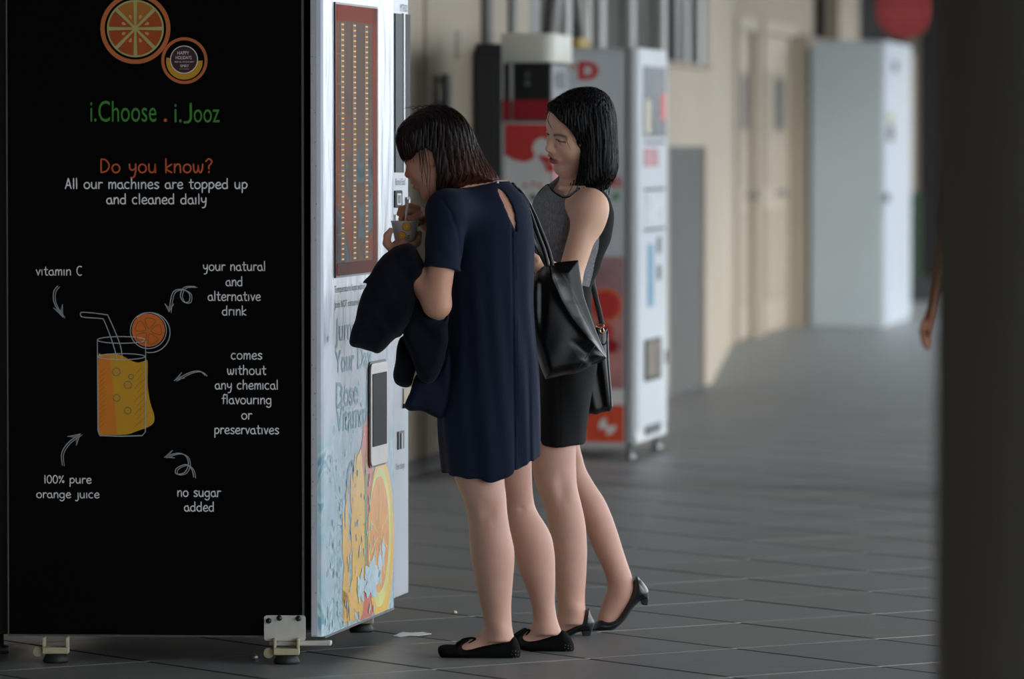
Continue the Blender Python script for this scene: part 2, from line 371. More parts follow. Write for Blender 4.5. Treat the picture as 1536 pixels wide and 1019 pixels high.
M['o_pith'] = mat('slice_pith_print', (178, 176, 112), rough=0.6, var=0.05)
M['o_seg'] = mat('slice_flesh_print', (168, 70, 14), rough=0.6, var=0.18, scale=6)
M['o_seed'] = mat('slice_seed_print', (206, 160, 96), rough=0.6)
M['juice'] = mat('juice_print', (226, 142, 18), rough=0.6, var=0.1, scale=5)
M['juice2'] = mat('juice_yellow_print', (204, 150, 22), rough=0.6, var=0.05)
M['maroon'] = mat('maroon_print', (62, 22, 26), rough=0.6)
M['ink'] = mat('dark_print', (40, 52, 62), rough=0.5)
M['teal_ink'] = mat('teal_print', (120, 170, 186), rough=0.4, var=0.1, scale=20)
M['scr'] = mat('screen_glass', (14, 15, 16), rough=0.4, spec=0.03)
M['silver'] = mat('champagne_bezel', (206, 198, 190), rough=0.3, metal=0.2)
M['led'] = mat('amber_led', (255, 190, 110), emit=0.5)

def splash_mat():                                   # printed vinyl of the front: pale blue with teal splashes low down
    m = mat('juice_vinyl_front', (222, 228, 238), rough=0.22, spec=0.35, var=0.02, coat=0.12); nt = m.node_tree; N = nt.nodes; L = nt.links
    b = N['Principled BSDF']; tc = N.new('ShaderNodeTexCoord'); sep = N.new('ShaderNodeSeparateXYZ'); L.new(tc.outputs['Object'], sep.inputs[0])
    n1 = N.new('ShaderNodeTexNoise'); n1.inputs['Scale'].default_value = 5; n1.inputs['Detail'].default_value = 9; n1.inputs['Distortion'].default_value = 1.4
    L.new(tc.outputs['Object'], n1.inputs['Vector'])
    mr = N.new('ShaderNodeMapRange'); mr.inputs['From Min'].default_value = 0.35; mr.inputs['From Max'].default_value = 1.1; mr.inputs['To Min'].default_value = 0.16; mr.inputs['To Max'].default_value = -0.22
    L.new(sep.outputs['Z'], mr.inputs['Value']); ad = N.new('ShaderNodeMath'); L.new(n1.outputs['Fac'], ad.inputs[0]); L.new(mr.outputs[0], ad.inputs[1])
    cr = N.new('ShaderNodeValToRGB'); e = cr.color_ramp.elements
    e[0].position = 0.42; e[0].color = srgb(194, 200, 214); e[1].position = 0.60; e[1].color = srgb(158, 192, 206)
    for p_, c_ in ((0.64, (190, 212, 218)), (0.69, (108, 156, 176)), (0.72, (200, 220, 224)), (0.80, (140, 182, 196))):
        q = e.new(p_); q.color = srgb(*c_)
    L.new(ad.outputs[0], cr.inputs[0]); L.new(cr.outputs[0], b.inputs['Base Color'])
    n2 = N.new('ShaderNodeTexNoise'); n2.inputs['Scale'].default_value = 3.5; n2.inputs['Detail'].default_value = 2
    mp = N.new('ShaderNodeMapping'); mp.inputs['Scale'].default_value = (4, 4, 1); L.new(tc.outputs['Object'], mp.inputs[0]); L.new(mp.outputs[0], n2.inputs['Vector'])
    bp = N.new('ShaderNodeBump'); bp.inputs['Strength'].default_value = 0.35; bp.inputs['Distance'].default_value = 0.01
    L.new(n2.outputs['Fac'], bp.inputs['Height']); L.new(bp.outputs[0], b.inputs['Normal'])
    return m
M['front'] = splash_mat()
def window_mat():  # teal and orange reflections painted into the colour, with a faint glow
    m = mat('painted_reflection_board', (120, 60, 40), rough=0.6, spec=.1, var=0.02); nt = m.node_tree; N = nt.nodes; L = nt.links; b = N['Principled BSDF']
    tc = N.new('ShaderNodeTexCoord'); mp = N.new('ShaderNodeMapping'); mp.inputs['Scale'].default_value = (7, 1.6, 3.2); L.new(tc.outputs['Object'], mp.inputs[0])
    n1 = N.new('ShaderNodeTexNoise'); n1.inputs['Scale'].default_value = 1.3; n1.inputs['Detail'].default_value = 3; n1.inputs['Distortion'].default_value = 0.8; L.new(mp.outputs[0], n1.inputs['Vector'])
    cr = N.new('ShaderNodeValToRGB'); e = cr.color_ramp.elements
    e[0].position = 0.36; e[0].color = srgb(60, 50, 48); e[1].position = 0.66; e[1].color = srgb(150, 74, 44)
    for p_, c_ in ((0.44, (62, 96, 112)), (0.50, (84, 122, 138)), (0.55, (100, 84, 80)), (0.6, (120, 92, 80))): q = e.new(p_); q.color = srgb(*c_)
    c2 = N.new('ShaderNodeValToRGB'); e = c2.color_ramp.elements
    e[0].position = 0.3; e[0].color = srgb(92, 80, 74); e[1].position = 0.75; e[1].color = srgb(122, 96, 86)
    L.new(n1.outputs['Fac'], cr.inputs[0]); L.new(n1.outputs['Fac'], c2.inputs[0])
    sep = N.new('ShaderNodeSeparateXYZ'); L.new(tc.outputs['Object'], sep.inputs[0])
    mr = N.new('ShaderNodeMapRange'); mr.inputs['From Min'].default_value = 1.40; mr.inputs['From Max'].default_value = 1.47; L.new(sep.outputs['Z'], mr.inputs['Value'])
    mx = N.new('ShaderNodeMixRGB'); L.new(mr.outputs[0], mx.inputs[0]); L.new(cr.outputs[0], mx.inputs[1]); L.new(c2.outputs[0], mx.inputs[2])
    L.new(mx.outputs[0], b.inputs['Base Color'])
    L.new(mx.outputs[0], b.inputs['Emission Color']); b.inputs['Emission Strength'].default_value = 0.22
    return m
M['board'] = window_mat()
M['orange_trim'] = mat('orange_window_border', (206, 66, 26), rough=0.6, spec=.05, var=0.1, scale=9)
def glass(name, tint, rough=0.02):
    m = bpy.data.materials.new(name); m.use_nodes = True; nt = m.node_tree; N = nt.nodes; L = nt.links
    for x in list(N):
        if x.type != 'OUTPUT_MATERIAL': N.remove(x)
    tr = N.new('ShaderNodeBsdfTransparent'); tr.inputs[0].default_value = srgb(*tint); gl = N.new('ShaderNodeBsdfGlossy'); gl.inputs['Roughness'].default_value = rough
    fr = N.new('ShaderNodeFresnel'); fr.inputs[0].default_value = 1.35; mx = N.new('ShaderNodeMixShader'); no = N.new('ShaderNodeTexNoise'); no.inputs['Scale'].default_value = 3
    ma = N.new('ShaderNodeMath'); ma.operation = 'MULTIPLY'; ma.inputs[1].default_value = 0.025
    L.new(fr.outputs[0], ma.inputs[0]); L.new(ma.outputs[0], mx.inputs[0]); L.new(tr.outputs[0], mx.inputs[1]); L.new(gl.outputs[0], mx.inputs[2]); L.new(mx.outputs[0], N['Material Output'].inputs[0])
    return m
M['pane'] = glass('window_glass', (228, 224, 220))

# ------------------------------------------------------------------ the juice vending machine
FD = nrm([0.226, 1.24, 0]); FN = np.array([FD[1], -FD[0], 0])           # front face: direction away from camera, outward normal
SDv = nrm([-math.cos(math.radians(4)), math.sin(math.radians(4)), 0]); SNv = np.array([-math.sin(math.radians(4)), -math.cos(math.radians(4)), 0])
ZB, ZT = 0.074, 2.05
A0 = np.array([(484 - 768) / FPX * 15.12, 15.12, 0])                      # near bottom corner of the front
FW = 1.262
def fpl(px, py, out=0.0): return onplane(px, py, A0, FN) + FN * out
vm = thing('vending_machine', 'tall black sided vending machine with white front and orange juice graphics, nearest the camera', 'vending machine', (A0 + FN * -.3 + SDv * .1))
SO = np.array([(456 - 768) / FPX * 15.13, 15.13, 0])                      # right edge of the black side panel
def spl(px, py, out=0.0): return onplane(px, py, SO, SNv) + SNv * out
Lw = onplane(12, 900, SO, SNv); side_w = np.dot(Lw - SO, SDv)
# cabinet body
DT = 0.034                                                               # the door's thickness
b = MB(); q0 = SO - SNv * .002; q1 = SO + SDv * side_w - SNv * .002
bk = FD * FW
b.box8([q0 + UP * ZB, q0 + bk + UP * ZB, q1 + bk + UP * ZB, q1 + UP * ZB, q0 + UP * ZT, q0 + bk + UP * ZT, q1 + bk + UP * ZT, q1 + UP * ZT])
b.build('cabinet', M['mframe'], vm, bevel=.003)
p = MB(); x0, x1 = onplane(14, 500, SO, SNv), onplane(455, 500, SO, SNv)
def S2(s, z, out=0.0): return SO + SDv * s + UP * z + SNv * out
p.box(S2(0.006, ZB + .003), SDv * (side_w - .009), UP * (ZT - ZB - .01), SNv * .004); sp = p.build('side_panel', M['mblack'], vm)
p = MB()
p.box(S2(0.001, ZB - .001), SDv * .005, UP * (ZT - ZB), SNv * .006); p.box(S2(side_w - .004, ZB - .001), SDv * .004, UP * (ZT - ZB), SNv * .006); p.box(S2(0, ZB - .003), SDv * side_w, UP * .005, SNv * .006)
p.build('edge_trim', M['edge'], vm)
# front door slab: side strip, rounded edge, front vinyl
E0 = A0 + FD * 0.0
def fr_(t, z, out=0.0): return A0 + FD * t + FN * out + UP * z
d = MB(); TS = 0.98                                                      # main door length, then the service column
pr = [(0.0, -DT), (0.0, -.016), (0.003, -.006), (0.010, 0.0), (TS, 0.0), (TS, -DT)]
lo = [fr_(t, ZB, o_) for t, o_ in pr]; d.prism(lo, UP * (ZT - ZB))
door_o = d.build('front_door', M['front'], vm)
door_o.data.polygons.foreach_set('use_smooth', [False] * len(door_o.data.polygons))
d = MB(); gx = onplane(466, 900, A0, np.array([0, 1.0, 0])); d.box(fr_(0, ZB + .004, -DT + .001) + FD * -.001, FD * .001, UP * (ZT - ZB - .01), FN * (DT - .017)); d.build('door_edge_strip', M['white_side'], vm)
d = MB(); d.box(fr_(TS, ZB + .02, -.075), FD * (FW - TS), FN * .063, UP * (ZT - ZB - .02)); d.build('service_column', M['white'], vm, bevel=.004)
d = MB(); d.box(fr_(0.02, ZB - .006, -.01), FD * (TS - .02), FN * .012, UP * .006); d.build('drip_edge', M['edge'], vm)
# display window
W00, W01, W10 = fpl(500.5, 5.5), fpl(503.5, 415), fpl(563, 13.5)
wt0, wt1 = np.dot(fpl(502, 200) - A0, FD), np.dot(fpl(563.5, 200) - A0, FD); wz0, wz1 = fpl(503.5, 414)[2], fpl(501, 6)[2]
d = MB(); d.box(fr_(wt0, wz0, .001), FD * (wt1 - wt0), UP * (wz1 - wz0), FN * .002); d.build('backboard', M['board'], vm)
d = MB(); bw = .022
for a_, b_, c_, e_ in ((wt0, wt0 + .012, wz0, wz1), (wt1 - .06, wt1, wz0, wz1), (wt0, wt1, wz0, wz0 + .035), (wt0, wt1, wz1 - .045, wz1)):
    d.box(fr_(a_, c_, .003), FD * (b_ - a_), UP * (e_ - c_), FN * .001)
d.build('window_border', M['orange_trim'], vm)
d = MB()
for a_, b_, c_, e_ in ((wt0 - .008, wt0, wz0 - .006, wz1 + .006), (wt1, wt1 + .01, wz0 - .006, wz1 + .006), (wt0, wt1, wz0 - .006, wz0), (wt0, wt1, wz1, wz1 + .006)):
    d.box(fr_(a_, c_, 0), FD * (b_ - a_), UP * (e_ - c_), FN * .0045)
d.build('window_frame', M['mframe'], vm)
d = MB()
for ci, px_ in enumerate((511.5, 529.5, 547.5)):
    t = np.dot(fpl(px_, 215) - A0, FD)
    for k in range(46):
        z = wz1 - .055 - k * (wz1 - wz0 - .10) / 45
        d.box(fr_(t - .010, z - .0018, .004), FD * .020, UP * .0036, FN * .003)
d.build('led_strip', M['led'], vm, kind='stuff')
d = MB()
for ci, px_ in enumerate((511.5, 529.5, 547.5)):
    t = np.dot(fpl(px_, 215) - A0, FD); d.box(fr_(t - .024, wz0 + .04, .003), FD * .048, UP * (wz1 - wz0 - .09), FN * .0012)
for k in range(8): d.box(fr_(wt0 + .012, wz1 - .14 - k * .085, .003), FD * .12, UP * .003, FN * .001)
d.build('led_channel', mat('led_channel_grey', (96, 84, 78), rough=.4), vm)
d = MB(); d.box(fr_(wt0, wz0, .0075), FD * (wt1 - wt0), UP * (wz1 - wz0), FN * .001); d.build('glass_pane', M['pane'], vm)
# service column glass, slots, keypad
def fc(px, py, out=-.012): return onplane(px, py, A0 + FN * out, FN)
def ct(px): return np.dot(fc(px, 215) - A0, FD)
def plate(name, px0, px1, py0, py1, m, out0=-.0122, th=.004, bevel=0, o_=-.012):
    d = MB(); q = onplane(px0, py1, A0 + FN * o_, FN); t0 = np.dot(q - A0, FD); z0 = q[2]; q = onplane(px1, py0, A0 + FN * o_, FN); t1 = np.dot(q - A0, FD)
    z1 = onplane(px0, py0, A0 + FN * o_, FN)[2]
    d.box(fr_(t0, z0, o_ - .001), FD * (t1 - t0), UP * (z1 - z0), FN * (th + .001)); return d.build(name, m, vm, bevel=bevel)
plate('side_glass', 591.5, 603, 20, 259, mat('greenish_dark_glass', (36, 46, 46), rough=.4, spec=.05, var=.2, scale=5))
plate('glass_divider', 603, 605, 20, 259, M['white'], th=.006)
plate('side_glass', 605, 613.5, 21, 259, M['scr'])
plate('keypad', 591, 602, 286, 312, M['scr'], bevel=.003); plate('keypad_rim', 593.5, 599.5, 290, 308, M['white_side'], th=.0055, bevel=.001); plate('keypad_button', 595, 598, 293, 305, M['black'], th=.007)
plate('banknote_slot', 608, 613.5, 296, 308, M['black']); plate('slot_lip', 610, 612, 299, 308, M['white'], th=.007)
plate('coin_slot', 588.5, 594, 322, 331, M['black']); plate('coin_flap', 590.5, 595.5, 323, 330, M['metal'], th=.006)
plate('coin_return', 596, 604.5, 648, 675, M['black']); plate('coin_return_flap', 599, 601, 650, 673, M['metal'], th=.007)
plate('coin_tray', 604, 616, 583, 606, mat('tan_tray', (186, 160, 128), rough=.5)); plate('coin_tray_shade', 604, 616, 606, 613, M['black'], th=.008)
font_text('lettering', 'MYTENDO', fr_(ct(600), fc(600, 17)[2], -.0110), FD, UP, .022, .11, M['ink'], vm, FN)
font_text('lettering', 'Brand Excl.', fr_(ct(593), fc(593, 278)[2], -.0110), FD, UP, .020, .15, M['ink'], vm, FN)
font_text('lettering', 'Your change', fr_(ct(593), fc(593, 709)[2], -.0110), FD, UP, .026, .13, M['ink'], vm, FN)
def ft(txt, px, py, h, w_, m, bold=0.0): 
    q = fpl(px, py); font_text('lettering', txt, fr_(np.dot(q - A0, FD), q[2], .0008), FD, UP, h, w_, m, vm, FN, bold=bold)
ft('Temperature kept within 0-4 C', 501.5, 443, .026, .52, M['ink']); ft('Juice NOT consumed within 1 hour', 501.5, 466, .026, .56, M['ink'])
ft('Jump', 502.5, 524, .085, .30, M['teal_ink'], .01); ft('Your Day', 502.5, 572, .085, .50, M['teal_ink'], .01); ft('Dose', 504, 614, .075, .30, M['teal_ink'], .01)
ft('Vitamin', 504, 650, .075, .42, M['teal_ink'], .01); ft('C', 520, 745, .10, .12, M['teal_ink'], .01)
# dispensing window: champagne bezel with rounded ends and a black hatch
def rrect(t0, t1, z0, z1, r, n=5):
    out = []
    for cx, cz, a0 in ((t1 - r, z1 - r, 0), (t0 + r, z1 - r, 90), (t0 + r, z0 + r, 180), (t1 - r, z0 + r, 270)):
        out += [(cx + r * math.cos(math.radians(a0 + 90 * k / n)), cz + r * math.sin(math.radians(a0 + 90 * k / n))) for k in range(n + 1)]
    return out
ht0, ht1 = np.dot(fpl(552.5, 620) - A0, FD), np.dot(fpl(578, 620) - A0, FD); hz0, hz1 = fpl(560, 698)[2], fpl(560, 545)[2]
d = MB(); d.prism([fr_(t, z, .0) for t, z in rrect(ht0, ht1, hz0, hz1, .025)], FN * .008); d.build('hatch_bezel', M['silver'], vm)
d = MB(); d.prism([fr_(t, z, .0075) for t, z in rrect(ht0 + .022, ht1 - .022, hz0 + .055, hz1 - .03, .004)], FN * .0022); d.build('dispensing_hatch', M['scr'], vm)
d = MB(); d.prism([fr_(t, z, -.0005) for t, z in rrect(ht0 - .008, ht1 + .008, hz0 - .006, hz1 + .006, .028)], FN * .004); d.build('hatch_gasket', M['black'], vm)
# fruit print on the front
def fdisc(px, py, r, m, out, rz=None, name='fruit_print', a0=0, a1=360, wob=0):
    q = fpl(px, py); t, z = np.dot(q - A0, FD), q[2]; rz = rz or r; d = MB(); n = 48
    pts = []
    for k in range(n):
        a = math.radians(a0 + (a1 - a0) * k / n); rr = 1 + wob * math.sin(5 * a + 1) + wob * .6 * math.sin(11 * a)
        tt, zz = t + r * rr * math.cos(a), z + rz * rr * math.sin(a)
        pts.append(fr_(min(tt, TS - .003), max(zz, ZB + .002), out))
    d.poly(pts); return d.build(name, m, vm)
pl = lambda n_, c, v=.15, s=8: mat(n_, c, rough=.3, var=v, scale=s, coat=.2)
fo = pl('orange_print_flesh', (240, 150, 40), .16, 14); fy = pl('orange_print_rind', (246, 190, 40), .1, 6); fy2 = pl('orange_print_pith', (226, 222, 120)); fr2 = pl('orange_print_red', (214, 96, 60), .1, 6); fg = pl('green_leaf_print', (90, 150, 70))
sp_l = pl('splash_print', (190, 220, 230), .12, 20); sp_o = pl('juice_splash_print', (238, 182, 60), .15, 14)
fdisc(568, 745, .16, sp_o, .0006, .10, wob=.10); fdisc(549, 800, .13, fr2, .0007, .33, wob=.06); fdisc(538, 805, .10, fy, .0009, .24, wob=.05)
fdisc(531, 760, .05, sp_o, .0010, .12, wob=.22); fdisc(519, 842, .05, sp_o, .0010, .17, wob=.28); fdisc(525, 905, .10, sp_o, .0010, .05, wob=.3)
fdisc(548, 775, .014, fg, .0011, .20)
fdisc(571, 812, .185, fy, .0012, .245); fdisc(569, 806, .165, fy2, .0015, .205); fdisc(568, 802, .14, fo, .0018, .17)
for k in range(10):
    a = math.radians(18 + k * 36); q = fpl(568, 802); t, z = np.dot(q - A0, FD), q[2]
    d = MB(); e_ = np.array([math.cos(a), math.sin(a)]); n_ = np.array([-e_[1], e_[0]]) * .004
    P2 = [np.array([t, z]) + e_ * .02 + n_ * .3, np.array([t, z]) + e_ * .125 * np.array([1, 1.2]) + n_, np.array([t, z]) + e_ * .125 * np.array([1, 1.2]) - n_, np.array([t, z]) + e_ * .02 - n_ * .3]
    d.poly([fr_(x_, z_, .0021) for x_, z_ in P2]); d.build('segment_line', fy2, vm)
fdisc(557, 868, .10, sp_l, .0024, .055, wob=.2); fdisc(569, 850, .028, sp_l, .0024, .05, wob=.25); fdisc(574, 828, .02, sp_l, .0024, .04, wob=.3); fdisc(541, 880, .05, sp_l, .0024, .04, wob=.3)
d = MB(); rr = random.Random(4)
for k in range(150):
    t = rr.uniform(.02, .7); z = ZB + .01 + abs(rr.gauss(0, .28)); 
    if z > .95: continue
    s_ = rr.uniform(.003, .009); c = np.array([t, z])
    d.poly([fr_(t + s_ * math.cos(a), z + s_ * 1.4 * math.sin(a), .0027) for a in (0, 1.05, 2.1, 3.14, 4.2, 5.24)])
d.build('splash_droplets', mat('droplet_print', (176, 204, 212), rough=.3, var=.3, scale=30), vm, kind='stuff')
# scuffs on the pale door edge
d = MB()
for k in range(40):
    o_ = rr.uniform(-.032, -.018); z = rr.uniform(.15, 1.8); s_ = rr.uniform(.0008, .002)
    d.box(fr_(-.0012, z, o_), FD * -.0005, UP * s_ * 2, FN * s_)
d.build('scuff_marks', M['ink'], vm, kind='stuff')

# -------- graphics on the black side, drawn in the panel's plane. U = to the right, V = up
SU = -SDv; PS = 15.13 / FPX
SOo = SO + SNv * .0052
def s2(px, py):
    q = spl(px, py) - SO; return np.array([np.dot(q, SU), q[2]])
def so(l=0): return SOo + SNv * (.0005 * l)
def side_text(txt, cx, base, xh, wpx, stroke, m, lay=1):
    d = MB(); c = s2(cx, base); hand_text(d, txt, c[0], c[1], xh * PS, wpx * PS, stroke * PS, so(lay), SU, UP, SNv); return d.build('lettering', m, sp)
side_text('Do you know?', 234, 259, 13, 168, 2.4, M['txt_o'])
side_text('All our machines are topped up', 234.5, 283, 9.5, 275, 1.9, M['txt_w']); side_text('and cleaned daily', 235, 306, 9.5, 151, 1.9, M['txt_w'])
side_text('vitamin C', 89, 413, 8.5, 70, 1.5, M['txt_w'])
for t_, y_, w_ in (('your natural', 406, 94), ('and', 429, 25), ('alternative', 451, 79), ('drink', 473, 36)): side_text(t_, 351.5, y_, 8.8, w_, 1.6, M['txt_w'])
for t_, y_, w_ in (('comes', 539, 46), ('without', 562, 58), ('any chemical', 584, 95), ('flavouring', 606, 75), ('or', 629, 15), ('preservatives', 651, 97)): side_text(t_, 370, y_, 8.8, w_, 1.6, M['txt_w'])
side_text('100% pure', 101.5, 725, 7.8, 72, 1.5, M['txt_w']); side_text('orange juice', 102, 747, 7.8, 95, 1.5, M['txt_w'])
side_text('no sugar', 298.5, 745, 8.8, 65, 1.6, M['txt_w']); side_text('added', 299, 767, 8.8, 45, 1.6, M['txt_w'])
def side_font(txt, px0, base, h, wpx, m, bold=0.012):
    c = s2(px0, base); font_text('lettering', txt, so(1) + SU * c[0] + UP * c[1], SU, UP, h * PS, wpx * PS, m, sp, SNv, bold=bold)
side_font('i.Choose', 136, 183, 32, 100, M['txt_g'], 0.0); side_font('.', 246, 183, 5, 5, M['txt_o'], .0); side_font('i.', 262, 184, 28, 11, M['txt_g'], 0.0); side_font('ooz', 291, 184, 20, 39, M['txt_g'], 0.0); d = MB(); ribbon(d, catmull([s2(286.5, 155.5), s2(286.5, 166), s2(286.5, 177), s2(283.5, 183), s2(277, 183.5)], 5), 3.6 * PS, so(1), SU, UP, SNv); d.build('lettering', M['txt_g'], sp)
def sdisc(px, py, r, m, lay, name='print_disc', n=56, r0=0, a0=0, a1=360):
    c = s2(px, py); d = MB(); full = abs(a1 - a0) >= 360
    if r0 == 0:
        d.poly([so(lay) + SU * (c[0] + r * PS * math.cos(2 * math.pi * k / n)) + UP * (c[1] + r * PS * math.sin(2 * math.pi * k / n)) for k in range(n)])
    else:
        A = [];
        for k in range(n + 1):
            a = math.radians(a0 + (a1 - a0) * k / n); A.append([d.vert(so(lay) + SU * (c[0] + q * PS * math.cos(a)) + UP * (c[1] + q * PS * math.sin(a))) for q in (r0, r)])
        for k in range(n): d.face((A[k][0], A[k][1], A[k + 1][1], A[k + 1][0]))
    return d.build(name, m, sp)
# large slice logo
sdisc(203.5, 43, 53, M['o_ring'], 1, 'slice_rind', r0=46.5); sdisc(203.5, 43, 43, M['o_pith'], 1, 'slice_pith')
for k in range(8):
    c = s2(203.5, 43); a = math.radians(22.5 + 45 * k); e_ = np.array([math.cos(a), math.sin(a)]); d = MB(); pts = []
    off = e_ * 3.6
    for q in (-19.5, -10, 0, 10, 19.5):
        aa = a + math.radians(q); pts.append(off * .55 + 38.5 * np.array([math.cos(aa), math.sin(aa)]))
    pts.append(off * 1.2)
    d.poly([so(2) + SU * (c[0] + p_[0] * PS) + UP * (c[1] + p_[1] * PS) for p_ in pts]); d.build('slice_segment', M['o_seg'] if e_[1] < 0.5 else mat('slice_flesh_amber_print', (176, 108, 32), var=.15), sp)
    d = MB(); n_ = np.array([-e_[1], e_[0]])
    tear = [e_ * 15 , e_ * 18 + n_ * 1.9, e_ * 21 + n_ * 2.2, e_ * 22.5, e_ * 21 - n_ * 2.2, e_ * 18 - n_ * 1.9]
    d.poly([so(3) + SU * (c[0] + p_[0] * PS) + UP * (c[1] + p_[1] * PS) for p_ in tear]); d.build('seed', M['o_seed'], sp)
sdisc(203.5, 43, 4, M['o_pith'], 3, 'slice_centre')
# small logo with the round sticker
sdisc(277, 91, 35, M['o_ring'], 1, 'rind_ring', r0=30.5); sdisc(277, 92, 27.5, M['juice2'], 1, 'juice_crescent', r0=17, a0=168, a1=362); sdisc(276.5, 89.5, 21, M['txt_w'], 2, 'sticker_rim'); sdisc(276.5, 89.5, 19.8, M['maroon'], 3, 'sticker')
def stick(txt, cx, base, h, w_):
    c = s2(cx - w_ / 2, base); font_text('lettering', txt, so(4) + SU * c[0] + UP * c[1], SU, UP, h * PS, w_ * PS, M['txt_w'], sp, SNv)
stick('HAPPY', 275.5, 82, 5, 17.5); stick('HOLIDAYS', 276, 89, 5, 24); stick('FROM ALL OF US AT SMRT', 277, 94, 2.2, 29); stick('SMRT', 277.5, 101, 4, 13); stick('-----', 277, 104.5, 1, 14)
# glass of juice
def side_poly(pts, m, lay, name):
    d = MB(); d.poly([so(lay) + SU * s2(*p_)[0] + UP * s2(*p_)[1] for p_ in pts]); return d.build(name, m, sp)
def side_line(pts, w_, m, lay=3, closed=False, name='print_line', smooth=True):
    d = MB(); q = [s2(*p_) for p_ in pts]; q = catmull(q, 5, closed) if smooth else q; ribbon(d, q, w_ * PS, so(lay), SU, UP, SNv, closed); return d.build(name, m, sp)
jp = catmull([(148, 535), (152, 532), (165, 531), (180, 532), (195, 540), (207, 544), (216, 542), (221.5, 541), (222, 560), (222, 580), (226, 605), (231.5, 622), (231, 634), (222, 641), (208, 646), (190, 652), (165, 652.5), (150, 652), (148, 646), (147.5, 600)], 3, True)
side_poly(jp, M['juice2'], 1, 'juice_print')
d = MB(); c0_ = [(148.5, 536), (165, 533), (172, 600), (176, 651), (152, 651), (148.5, 645)]; d.poly([so(1.5) + SU * s2(*p_)[0] + UP * s2(*p_)[1] for p_ in c0_]); d.build('juice_shade_print', mat('juice_orange_print', (214, 124, 20), var=.1), sp)
side_line([(146.5, 512), (147, 580), (147.5, 646), (150, 653.5), (182, 654.5), (214, 653.5), (218.5, 648), (218.8, 580), (219, 512)], 1.4, M['line'], smooth=False)
side_line(arc(182.5, 510, 36, 5, 0, 360, 24)[:-1], 1.3, M['line'], closed=True); side_line(arc(182.5, 535, 35.5, 4.5, 0, 360, 24)[:-1], 1.2, M['line'], closed=True)
for cx_2, cy_2, r_ in ((175, 558, 5.8), (197, 565, 3.6), (192.5, 577.5, 5.5), (175.5, 597, 5), (192, 616, 5)): side_line(arc(cx_2, cy_2, r_, r_, 0, 360, 14)[:-1], 1.3, mat('bubble_print', (110, 110, 90)), 3, True, 'bubble')
d = MB()
for k in range(13):
    x_ = 205 + (k % 3) * 4; y_ = 555 + k * 6.5; q = [s2(x_ - 3, y_ + 9), s2(x_ + 8, y_ - 4)]; ribbon(d, q, .7 * PS, so(2), SU, UP, SNv)
    q = [s2(150, 560 + k * 6.8), s2(157, 553 + k * 6.8)]; ribbon(d, q, .6 * PS, so(2), SU, UP, SNv)
d.build('hatching', M['o_seg'], sp, kind='stuff')
side_line([(176, 537), (168, 510), (157, 482), (152, 478), (126, 476), (121.5, 472.5), (125, 468.5), (158, 472), (164, 477), (180, 515), (184, 537)], 1.3, M['line'], name='straw_print')
sdisc(223, 495.5, 25, mat('slice_orange_print', (212, 104, 26), var=.08), 2, 'garnish_flesh'); side_line(arc(225.5, 499, 30, 30, 100, -130, 24), 1.3, M['line']); side_line(arc(223, 496, 27, 27, 0, 360, 24)[:-1], 1.2, M['line'], 3, True)
for k in range(5):
    a = math.radians(80 + 72 * k); e_ = np.array([math.cos(a), -math.sin(a)]); n_ = np.array([-e_[1], e_[0]]); c = np.array([223, 497.0])
    side_line([c + e_ * 4, c + e_ * 17 + n_ * 8, c + e_ * 20, c + e_ * 17 - n_ * 8], 1.2, mat('garnish_line_print', (120, 90, 40)), 4, True, 'garnish_segment')
# chalk arrows
def arrow(shaft, h1, h2):
    side_line(shaft, 1.3, M['line'], 1, name='arrow'); side_line([(p_[0] + 3, p_[1] + 1.2) for p_ in shaft], 1.0, M['line'], 1, name='arrow')
    e = shaft[-1]; side_poly([e, h1, ((h1[0] + h2[0]) / 2 * .6 + e[0] * .4, (h1[1] + h2[1]) / 2 * .6 + e[1] * .4), h2], mat('arrow_head_print', (110, 118, 124)), 1, 'arrow_head'); side_line([h1, e, h2], 1.3, M['line'], 2, name='arrow_head_line', smooth=False)
arrow([(87, 429), (81, 438), (82, 455), (95, 476)], (81, 462), (94, 457)); arrow([(293, 430), (277, 431), (271, 443), (276, 453), (284, 452), (284, 440), (272, 434), (259, 440), (254, 468)], (248, 456), (261, 456))
arrow([(308, 563), (300, 557), (285, 559), (262, 571)], (273, 559), (277, 567)); arrow([(94, 698), (93, 680), (103, 664), (121, 651)], (102, 655), (115, 668)); arrow([(291, 716), (288, 704), (279, 697), (265, 703), (265, 711), (277, 709), (283, 697), (279, 684), (266, 680), (247, 686)], (259, 676), (262, 687))
